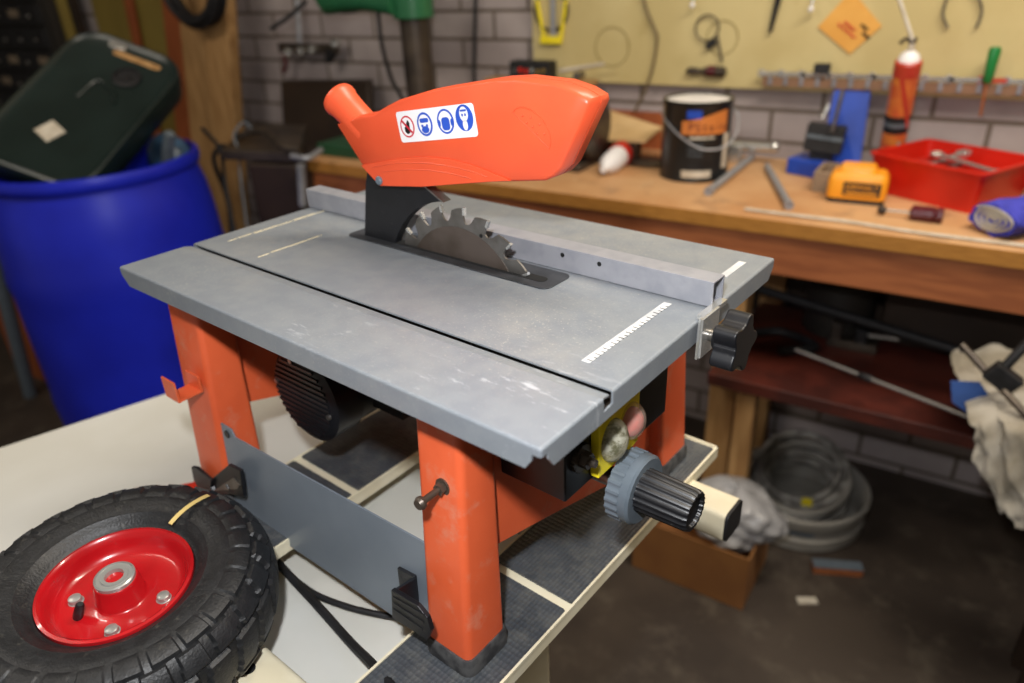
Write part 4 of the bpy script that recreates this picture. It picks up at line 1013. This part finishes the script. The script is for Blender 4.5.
# dark tin leaning on the wall
P = [wat(280, 83, 1, 1.56), wat(368, 83, 1, 1.56), wat(371, 152, 1, 1.48), wat(284, 150, 1, 1.48)]
o = MB().prism(P, [x+V(0, .03, .01) for x in P]).build('dark_case', 'darkbox', origin=P[3], bevel=.006); tag(o, 'dark brown flat case leaning on the bricks behind the guard outlet', 'case')
# pale metal machine top left of the bench
t = T('workshop_machine', V(-1.18, 1.25, BT), 'grey metal machine table with an upturned lip left of the bench end', 'machine')
P = [wat(222, 160, 2, .86), wat(300, 163, 2, .86), wat(308, 134, 2, .86), wat(255, 132, 2, .86)]
MB().prism(P, [x+V(0, 0, .03) for x in P]).build('machine_top', 'darksteel', t, bevel=.004)
MB().tube([wat(236, 137, 2, .91), wat(262, 131, 2, .93), wat(282, 146, 2, .91), wat(300, 150, 2, .90)], .011, 10, 5).build('curved_arm', 'darksteel', t)
MB().tube([wat(292, 156, 2, .895), wat(308, 158, 2, .895), wat(321, 150, 2, .895)], .008, 8, 4).build('bright_lip', 'alu', t)
Q = [wat(247, 168, 2, .84), wat(296, 170, 2, .84)]
MB().prism([V(Q[0].x, Q[0].y, .05), V(Q[1].x, Q[1].y, .05), V(Q[1].x, Q[1].y+.25, .05), V(Q[0].x, Q[0].y+.25, .05)], [V(Q[0].x, Q[0].y, .855), V(Q[1].x, Q[1].y, .855), V(Q[1].x, Q[1].y+.25, .855), V(Q[0].x, Q[0].y+.25, .855)]).build('cabinet', 'darkbox', t, bevel=.01)
MB().cyl(wat(301, 165, 1, 1.05), wat(303, 205, 1, 1.05), .012, n=12).build('bright_leg', 'alu', t)
c = wat(350, 157, 2, BT)
o = MB().box(c.x-.11, c.y-.02, BT, c.x+.05, c.y+.10, BT+.035).build('green_box', 'boxgreen', origin=(c.x, c.y, BT), bevel=.004); tag(o, 'dark green flat box on the left end of the workbench', 'box')
# cables drooping between the barrel and the machine
for i, (pp_, lb) in enumerate(((((248, 132), (238, 122), (228, 135), (232, 150), (236, 190), (246, 260)), 'pale thin cable drooping in front of the dark machine cabinet'),
                  (((196, 128), (214, 150), (220, 190), (230, 240)), 'dark cable hanging just right of the blue barrel'),
                  (((222, 150), (216, 146), (208, 160), (222, 200), (226, 235)), 'dark looped hose between the blue barrel and the machine'))):
    pts = [wd(x+6, y, 2.15+.05*i) for x, y in pp_]
    o = MB().tube(pts, (.003, .006, .008)[i], 8, 5).build('hanging_cable', ('greyplastic', 'blackmatt', 'blackmatt')[i], origin=pts[0]); tag(o, lb, 'cable')

# ================================================================== LEFT BACK CORNER
def upright(name, p0, p1, w_, d_, m, label, cat, y=1.55, z0=.001, z1=2.2):
    a = wat(*p0, 1, y); b = wat(*p1, 1, y)
    k = (b-a)/(b.z-a.z); lo = a+k*(z0-a.z); hi = a+k*(z1-a.z)
    m_ = MB(); e = V(w_, 0, 0); f = V(0, d_, 0)
    m_.ring([[lo, lo+e, lo+e+f, lo+f], [hi, hi+e, hi+e+f, hi+f]])
    return tag(m_.build(name, m, origin=lo, bevel=.003), label, cat)
upright('timber_board', (183, 60), (190, 130), .20, .04, 'wood', 'wide pale timber board standing by the bricks, nearest the tool hooks', 'board', 1.51)
upright('timber_board', (206, 60), (212, 130), .13, .045, 'wood', 'knotty pale timber board in front of the wide pale board', 'board', 1.45)
upright('timber_board', (168, 60), (176, 130), .10, .03, 'wood_red', 'narrow orange timber board standing left of the pale boards', 'board', 1.57)
P = [wat(82, -30, 1, 1.60), wat(172, -30, 1, 1.60)]
o = MB().box(P[0].x, 1.600, .7, P[1].x+.05, 1.625, 2.2).build('olive_board', 'olive', origin=(P[0].x, 1.61, .7)); tag(o, 'olive yellow board on the wall behind the dark green lid', 'board')
upright('thin_batten', (123, 0), (130, 33), .045, .02, 'wood_red', 'thin orange batten crossing the olive board', 'batten', 1.57, .3)
for i, (a, b, w_, mm, lb) in enumerate((((52, 0), (66, 60), .05, 'cabgrey', 'dark grey strip of moulding leaning left of the olive board, nearest the drawer cabinet'), ((64, 0), (76, 60), .03, 'olive', 'olive strip leaning between two dark strips left of the olive board'), ((72, 0), (84, 60), .07, 'darkbox', 'dark brown plank leaning against the left edge of the olive board'))):
    y_ = 1.455+i*.048
    tag(MB().box(-2.795+i*.004, y_, .001, -2.765+i*.004, y_+.042, 2.0).build('leaning_strip', mm, origin=(-2.78, y_, 0), bevel=.002), lb.replace('leaning', 'standing'), 'strip')
# coil of black cable on the boards
c = wat(191, -18, 1, 1.40)
t = T('cable_coil', c, 'coil of black cable hanging on the pale timber boards', 'cable coil')
for i in range(5): MB().torus(c+V(.004*math.sin(i*2), -.012*i+.02, .004*math.cos(i*3)), (.05*math.sin(i), 1, .05*math.cos(i*2)), .135-.010*(i % 3), .011, 32, 8).build('cable_loop', 'blackmatt', t)
# drawer cabinet
cab = T('drawer_cabinet', V(-3.1, 1.5, 0), 'dark drawer cabinet with pale drawer labels in the far left corner', 'cabinet')
MB().box(-3.59, 1.45, .001, -2.80, 1.60, 1.75).build('cabinet_body', 'cabgrey', cab, bevel=.003)
for r_ in range(8):
    for c_i in range(6):
        x = -3.585+c_i*.130; z = .62+r_*.095
        d_ = MB().box(x, 1.432, z, x+.122, 1.452, z+.084).build('drawer', 'blackmatt', cab, bevel=.002)
        if (r_*5+c_i*3) % 7 < 2: MB().box(x+.022, 1.429, z+.03, x+.100, 1.432, z+.062).build('drawer_label', 'cardlabel', d_)
        else: MB().sph((x+.061, 1.426, z+.035), .008, 10, 6).build('drawer_knob', 'steel', d_)

# ---- blue barrel
bcx, bcy = -1.36, .717
br = T('blue_barrel', V(bcx, bcy, 0), 'big open blue plastic drum used as a bin, left behind the saw', 'barrel')
BZ = 1.018
prof = [(.255, 0), (.272, .012), (.285, .06), (.289, .20), (.293, .25), (.289, .30), (.291, .45), (.290, .58), (.296, .62), (.290, .66), (.286, .74), (.278, .81), (.268, .845), (.266, .862), (.275, .868), (.278, .885), (.274, .899), (.262, .900), (.257, .890), (.262, .84), (.278, .74), (.280, .3), (.25, .03)]
MB().lathe((bcx, bcy, 0), (0, 0, 1), [(r*.98, h*BZ) for r, h in prof], 72).build('drum', 'barrel', br, sharp=60)
# black strap line down the drum
st = []
for a, z in ((-62, .885), (-60, .80), (-52, .66), (-46, .52), (-40, .40)):
    pass
# ---- dark green lid leaning in the barrel
A_ = wd(60, 175, 1.84); B_ = wd(150, 30, 2.06)
lc = wd(86, 112, 1.90)
u = (wd(140, 52, 2.03)-lc).normalized(); v_ = (wd(100, 25, 2.03)-wd(176, 92, 1.97)); v_ = (v_-u*v_.dot(u)).normalized(); n_ = u.cross(v_)
if n_.dot(CAM-lc) < 0: n_ = -n_
lid = T('plastic_case', lc-V(0, 0, .2), 'dark green moulded plastic case with a handle slot, tipped into the blue barrel', 'case')
L = []
HA, HB = .255, .155
for d_, k, r in ((-.055, .93, .07), (-.048, .97, .075), (.0, 1.0, .08), (.022, 1.0, .08), (.030, .985, .078), (.032, .96, .075), (.026, .93, .07), (.022, .90, .065)):
    L.append([lc+u*a+v_*b+n_*d_ for a, b in rrect(-HA*k, -HB*k, HA*k, HB*k, r*k, 8)])
MB().ring(L).build('case_shell', 'darkgreen', lid, sharp=45)
MB().pp(rrect(.196, -.095, .214, .040, .009), lc+n_*.021, u, v_, n_, 0, .003).build('handle_slot', 'wood', lid)
MB().pp(rrect(.212, .012, .238, .062, .010), lc+n_*.024, u, v_, n_, 0, .010).build('latch', 'chrome', lid, bevel=.003)
MB().lathe(lc+u*.135+v_*(-.040)+n_*.020, n_, [(.036, 0), (.036, .008), (.030, .010), (.028, .004), (.010, .003), (.008, .007)], 32).build('round_cap', 'blackmatt', lid)
MB().pp(rrect(-.135, -.050, -.083, .002, .002), lc+n_*.0222, (u*.92-v_*.39).normalized(), (v_*.92+u*.39).normalized(), n_, 0, .001).build('paper_label', 'paper', lid)
MB().tube([lc+u*.02+v_*.03+n_*.022, lc+u*.09+v_*.015+n_*.026, lc+u*.07+v_*(-.04)+n_*.026, lc+u*.04+v_*-.06+n_*.022], .006, 8, 5).build('moulded_rib', 'darkgreen', lid)
# rubbish in the barrel
c = wd(168, 150, 2.02)
o = MB().sph(c+V(0, 0, -.03), .07, 14, 9, (1, .8, 1.1)).build('blue_bag', mat('blue_film', '3a5a78', .35, 0, '24384c', 14, .6, 30), origin=c); tag(o, 'crumpled blue plastic bag inside the blue barrel', 'bag')
c = wd(168, 152, 1.95)
o = MB().obox(c, (.5, 0, .85), (0, 1, 0), (.85, 0, -.5), .06, .010, .012).build('grey_offcut', 'greyplastic', origin=c); tag(o, 'grey metal offcut sticking up by the rim of the blue barrel', 'offcut')
# timber and grey pipe at far left, beyond the barrel
o = MB().box(-2.35, .70, .001, -1.90, .95, .42).build('timber_crate', 'wood_red', origin=(-2, .7, 0), bevel=.004); tag(o, 'orange timber crate on the floor left of the blue barrel', 'crate')
a, b = wat(-4, 265, 1, .62), wat(20, 355, 1, .62)
k = (b-a)/(b.z-a.z); lo = a+k*(.002-a.z); hi = a+k*(.95-a.z)
o = MB().cyl(lo, hi, .022, n=16).build('grey_pipe', 'greyplastic', origin=lo); tag(o, 'grey pipe standing just left of the blue barrel', 'pipe')

# ================================================================== UNDER THE BENCH
SH = .485
def sp(x, y, z=SH): return wat(x, y, 2, z)
# long thin rod, resting on the shelf and running out to the right
r0, r1 = wat(796, 350, 1, 1.17), wat(1035, 443, 1, .93)
t = T('steel_rod', (r0+r1)/2, 'long thin bright rod with a black joint, sloping out from the lower shelf', 'rod')
MB().cyl(r0, r1, .0036, n=14).build('rod', 'chrome', t)
e = (r1-r0).normalized(); j = wat(862, 376, 1, 1.10); j = r0+e*(j-r0).length
MB().lathe(j, e, [(.005, 0), (.0070, .003), (.0070, .026), (.005, .029)], 16).build('black_joint', 'blackmatt', t)
# clutter on the shelf
def lump(name, c, s, m, label, cat, seed):
    random.seed(seed); mb = MB(); L = []
    n, k = 40, 20
    ph = [random.uniform(0, 6.28) for _ in range(6)]
    for j in range(k+1):
        t_ = pi*(j+.05)/(k+.1); row = []
        for i in range(n):
            a = 2*pi*i/n; r = 1+.13*math.sin(3*a+ph[0]+j*.5)+.14*abs(math.sin(3.5*a+ph[1]-j*.9))+.10*math.sin(8*a+ph[2]+j*2.3)-.08*math.cos(11*a+ph[4]-j*1.3)
            row.append(V(c[0]+s[0]*r*math.sin(t_)*math.cos(a), c[1]+s[1]*r*math.sin(t_)*math.sin(a), c[2]+max(-.98*s[2], -s[2]*math.cos(t_)*(1+.15*math.sin(2*a+ph[3])))))
        L.append(row)
    mb.ring(L); return tag(mb.build(name, m, origin=c, sharp=80, sub=1), label, cat)
q = sp(850, 345)
t = T('old_vice', V(q.x, q.y, SH), 'dark oily drill vice on the red-brown lower shelf', 'vice')
MB().box(q.x-.05, q.y-.03, SH, q.x+.06, q.y+.03, SH+.02).build('vice_base', 'darksteel', t, bevel=.003)
MB().box(q.x-.045, q.y-.028, SH+.02, q.x-.02, q.y+.028, SH+.06).build('fixed_jaw', 'darksteel', t, bevel=.003)
MB().box(q.x+.01, q.y-.028, SH+.02, q.x+.035, q.y+.028, SH+.055).build('sliding_jaw', 'blackmatt', t, bevel=.003)
MB().cyl((q.x+.035, q.y, SH+.035), (q.x+.10, q.y, SH+.04), .007, n=10).build('vice_screw', 'steel', t)
q = sp(775, 345); o = MB().tube([V(q.x-.08, q.y, SH+.012), V(q.x, q.y+.05, SH+.014), V(q.x+.09, q.y+.01, SH+.012), V(q.x+.02, q.y-.05, SH+.012)], .011, 10).build('black_hose', 'blackmatt', origin=(q.x, q.y, SH)); tag(o, 'short black hose curled on the left of the lower shelf', 'hose')
t = T('storage_tin', V(.46, 1.47, SH), 'dark round tin at the back of the lower shelf', 'tin')
MB().lathe((.46, 1.47, SH), (0, 0, 1), [(.075, 0), (.08, .004), (.08, .125), (.083, .128), (.083, .14), (.07, .142)], 30).build('tin_body', 'cabgrey', t)
MB().lathe((.46, 1.47, SH), (0, 0, 1), [(.03, .142), (.028, .15), (.01, .151)], 20).build('tin_lid', 'darksteel', t)
a, b = wat(715, 300, 1, 1.3), wat(1015, 345, 1, 1.3)
o = MB().cyl(V(.29, 1.36, .60), V(.80, 1.30, .555), .012, n=14).build('dark_pipe', 'blackmatt', origin=(.5, 1.33, SH)); tag(o, 'long dark pipe lying across the back of the lower shelf', 'pipe')
a = V(.60, 1.50, SH); o = MB().box(.56, 1.44, SH, .92, 1.54, SH+.16).build('dark_crate', 'darkbox', origin=a, bevel=.006); tag(o, 'dark long box at the back right of the lower shelf', 'box')
# stack of rags and tools on a stool at the right edge
t = T('dark_stand', V(.97, 1.0, 0), 'dark stand almost hidden under dirty rags at the right picture edge', 'stand')
MB().box(.795, .915, .578, 1.20, 1.09, .600).build('stand_top', 'darkbox', t, bevel=.003)
for x in (.955, 1.15):
    for y in (.93, 1.045): MB().box(x, y, .001, x+.03, y+.03, .578).build('leg', 'darkbox', t, bevel=.002)
def drape(name, cpx, zlist, label, m, seed, y=.89):
    random.seed(seed); bm = MB(); cols = len(cpx[0]); rows = len(cpx); L = []
    vs = []; fs = []
    import mathutils
    nx, ny = 26, 26
    for j in range(ny+1):
        for i in range(nx+1):
            s, t_ = i/nx*(cols-1), j/ny*(rows-1); a = min(int(s), cols-2); b = min(int(t_), rows-2); fs_a = s-a; ft = t_-b
            p = [(Vector(cpx[b][a])*(1-fs_a)+Vector(cpx[b][a+1])*fs_a), (Vector(cpx[b+1][a])*(1-fs_a)+Vector(cpx[b+1][a+1])*fs_a)]
            q = p[0]*(1-ft)+p[1]*ft
            f = .012*mathutils.noise.noise(Vector((s*2.3+seed, t_*1.1, .3)))+.010*mathutils.noise.noise(Vector((s*5+seed, t_*4, 3)))
            vs.append(q+V(f*.6, f*1.6, f)); 
    for j in range(ny):
        for i in range(nx): k = j*(nx+1)+i; fs.append((k, k+1, k+nx+2, k+nx+1))
    bm.add(vs, fs); o = bm.build(name, m, origin=vs[0], sharp=180, solid=.003, sub=1); return tag(o, label, 'rag')
g = [[wat(950, 352, 1, 1.15), wat(990, 345, 1, 1.15), wat(1060, 350, 1, 1.15)], [wat(958, 372, 1, 1.03), wat(995, 385, 1, 1.00), wat(1060, 390, 1, 1.0)],
     [wat(975, 425, 1, .895), wat(1005, 425, 1, .885), wat(1060, 430, 1, .89)], [wat(972, 463, 1, .885), wat(1010, 490, 1, .87), wat(1060, 500, 1, .87)], [wat(1003, 508, 1, .885), wat(1020, 528, 1, .87), wat(1060, 540, 1, .87)]]
drape('rag', g, None, 'dirty white rag draped over the dark stand at the right picture edge', 'whitecloth', 3)
q = wat(968, 395, 1, .96)
o = MB().pp([(-.035, .015), (.010, .028), (.045, .0), (.015, -.032), (-.02, -.02)], q, (.9, .2, -.2), (.1, .3, .9), (0, -1, .2), -.004, .004).build('blue_cloth', mat('blue_rag', '2a4c8c', .8), origin=q); tag(o, 'small blue cloth lying on the dirty white rag', 'cloth')
t = T('dark_clamp', wat(1003, 375, 1, .96), 'black crossed clamp bars lying on the white rag', 'clamp')
MB().cyl(wat(962, 345, 1, .99), wat(1035, 425, 1, .90), .006, n=10).build('long_bar', 'darksteel', t)
MB().cyl(wat(1035, 335, 1, .97), wat(1000, 372, 1, .95), .008, n=10).build('short_bar', 'blackmatt', t)
c = wat(1003, 378, 1, .945); MB().obox(c, (.8, 0, -.5), (.5, 0, .8), (0, 1, 0), .026, .018, .012).build('clamp_head', 'blackmatt', t, bevel=.003)

# ================================================================== ON THE FLOOR
tx, ty = .462, 1.325
tub = T('round_tub', V(tx, ty, 0), 'worn white round tub full of coiled hose on the floor below the bench', 'tub')
tr = .168
MB().lathe((tx, ty, 0), (0, 0, 1), [(tr-.020, .001), (tr-.006, .006), (tr-.004, .035), (tr-.010, .040), (tr-.012, .062), (tr-.004, .066), (tr, .075), (tr+.001, .098), (tr-.006, .102), (tr-.010, .095), (tr-.018, .01)], 56).build('tub_body', 'tub', tub, sharp=40)
for i, a in enumerate((-150, -118, -86)):
    curved(V(tx, ty, 0), tr-.0115, a, a+22, .042, .060).build('print_patch', ('greyplastic', 'straw', 'greyplastic')[i], tub)
hs = T('coiled_hose', V(tx, ty, .02), 'grey flat hose coiled up inside the round tub, leaning on its rim', 'hose')
random.seed(4)
for i in range(9):
    R_h = .118-.007*(i % 5); c = V(tx-.006+.01*math.sin(i*2.2), ty+.012*math.cos(i*1.7)+.02, .040+.011*i); ax = (random.uniform(-.10, .05), -.18-random.uniform(0, .2)-.03*i, 1)
    MB().torus(c, ax, R_h, .0085, 40, 8).build('hose_coil', 'hose' if i % 3 else 'tub', hs)
MB().obox((tx+.03, ty-.06, .085), (1, .2, 0), (0, 0, 1), (0, 1, 0), .012, .010, .004).build('yellow_tag', 'yellow', hs)
# cardboard box with a plastic bag
P0 = wat(633, 560, 2, 0); 
bxp = [wat(632, 566, 2, 0), wat(742, 611, 2, 0), None, None]
a, b = Vector(bxp[0]), Vector(bxp[1]); e = (b-a).normalized(); f = V(-e.y, e.x, 0)
Lb = (b-a).length; Wb = .19; Hb = .155
cbx = T('cardboard_box', a+e*Lb/2+f*Wb/2, 'brown cardboard box on the floor below the end of the saw', 'box')
m = MB(); o4 = lambda s, h: [a+e*s+f*s+V(0, 0, h), b-e*s+f*s+V(0, 0, h), b-e*s+f*(Wb-s)+V(0, 0, h), a+e*s+f*(Wb-s)+V(0, 0, h)]
m.ring([o4(0, .001), o4(0, Hb), o4(.003, Hb), o4(.003, .005)]); m.build('box_body', 'cardboard', cbx)
bagc = a+e*Lb*.72+f*Wb*.55+V(0, 0, Hb+.02)
bg_ = lump('plastic_bag', bagc+V(.005, -.005, .012), (.10, .085, .070), 'bag', 'crumpled grey plastic bag stuffed in the top of the cardboard box', 'bag', 11)
q = wat(812, 566, 2, .012); q2 = wat(862, 570, 2, .012); e2 = (V(q2.x, q2.y, 0)-V(q.x, q.y, 0)).normalized()
c = (V(q.x, q.y, .0)+V(q2.x, q2.y, 0))/2
t = T('wood_offcut', c, 'short grey topped timber offcut on the floor by the round tub', 'offcut')
MB().obox(c+V(0, 0, .011), e2, V(-e2.y, e2.x, 0), (0, 0, 1), .056, .014, .010).build('offcut_body', 'apron', t, bevel=.001)
MB().obox(c+V(0, 0, .0225), e2, V(-e2.y, e2.x, 0), (0, 0, 1), .056, .014, .0015).build('grey_top', 'greyplastic', t)
c = wat(807, 601, 2, .002); o = MB().obox((c.x, c.y, .003), V(.85, .5, 0).normalized(), V(-.5, .85, 0).normalized(), (0, 0, 1), .022, .010, .002).build('white_chip', 'paper', origin=(c.x, c.y, 0)); tag(o, 'small white chip lying on the concrete floor', 'chip')
o = MB().tube([V(.56, .05, .006), V(.50, .20, .006), V(.40, .32, .006), V(.26, .36, .006)], .005, 8).build('floor_cord', 'blackmatt', origin=(.4, .3, 0)); tag(o, 'black cord on the floor beside the cream table leg', 'cord')
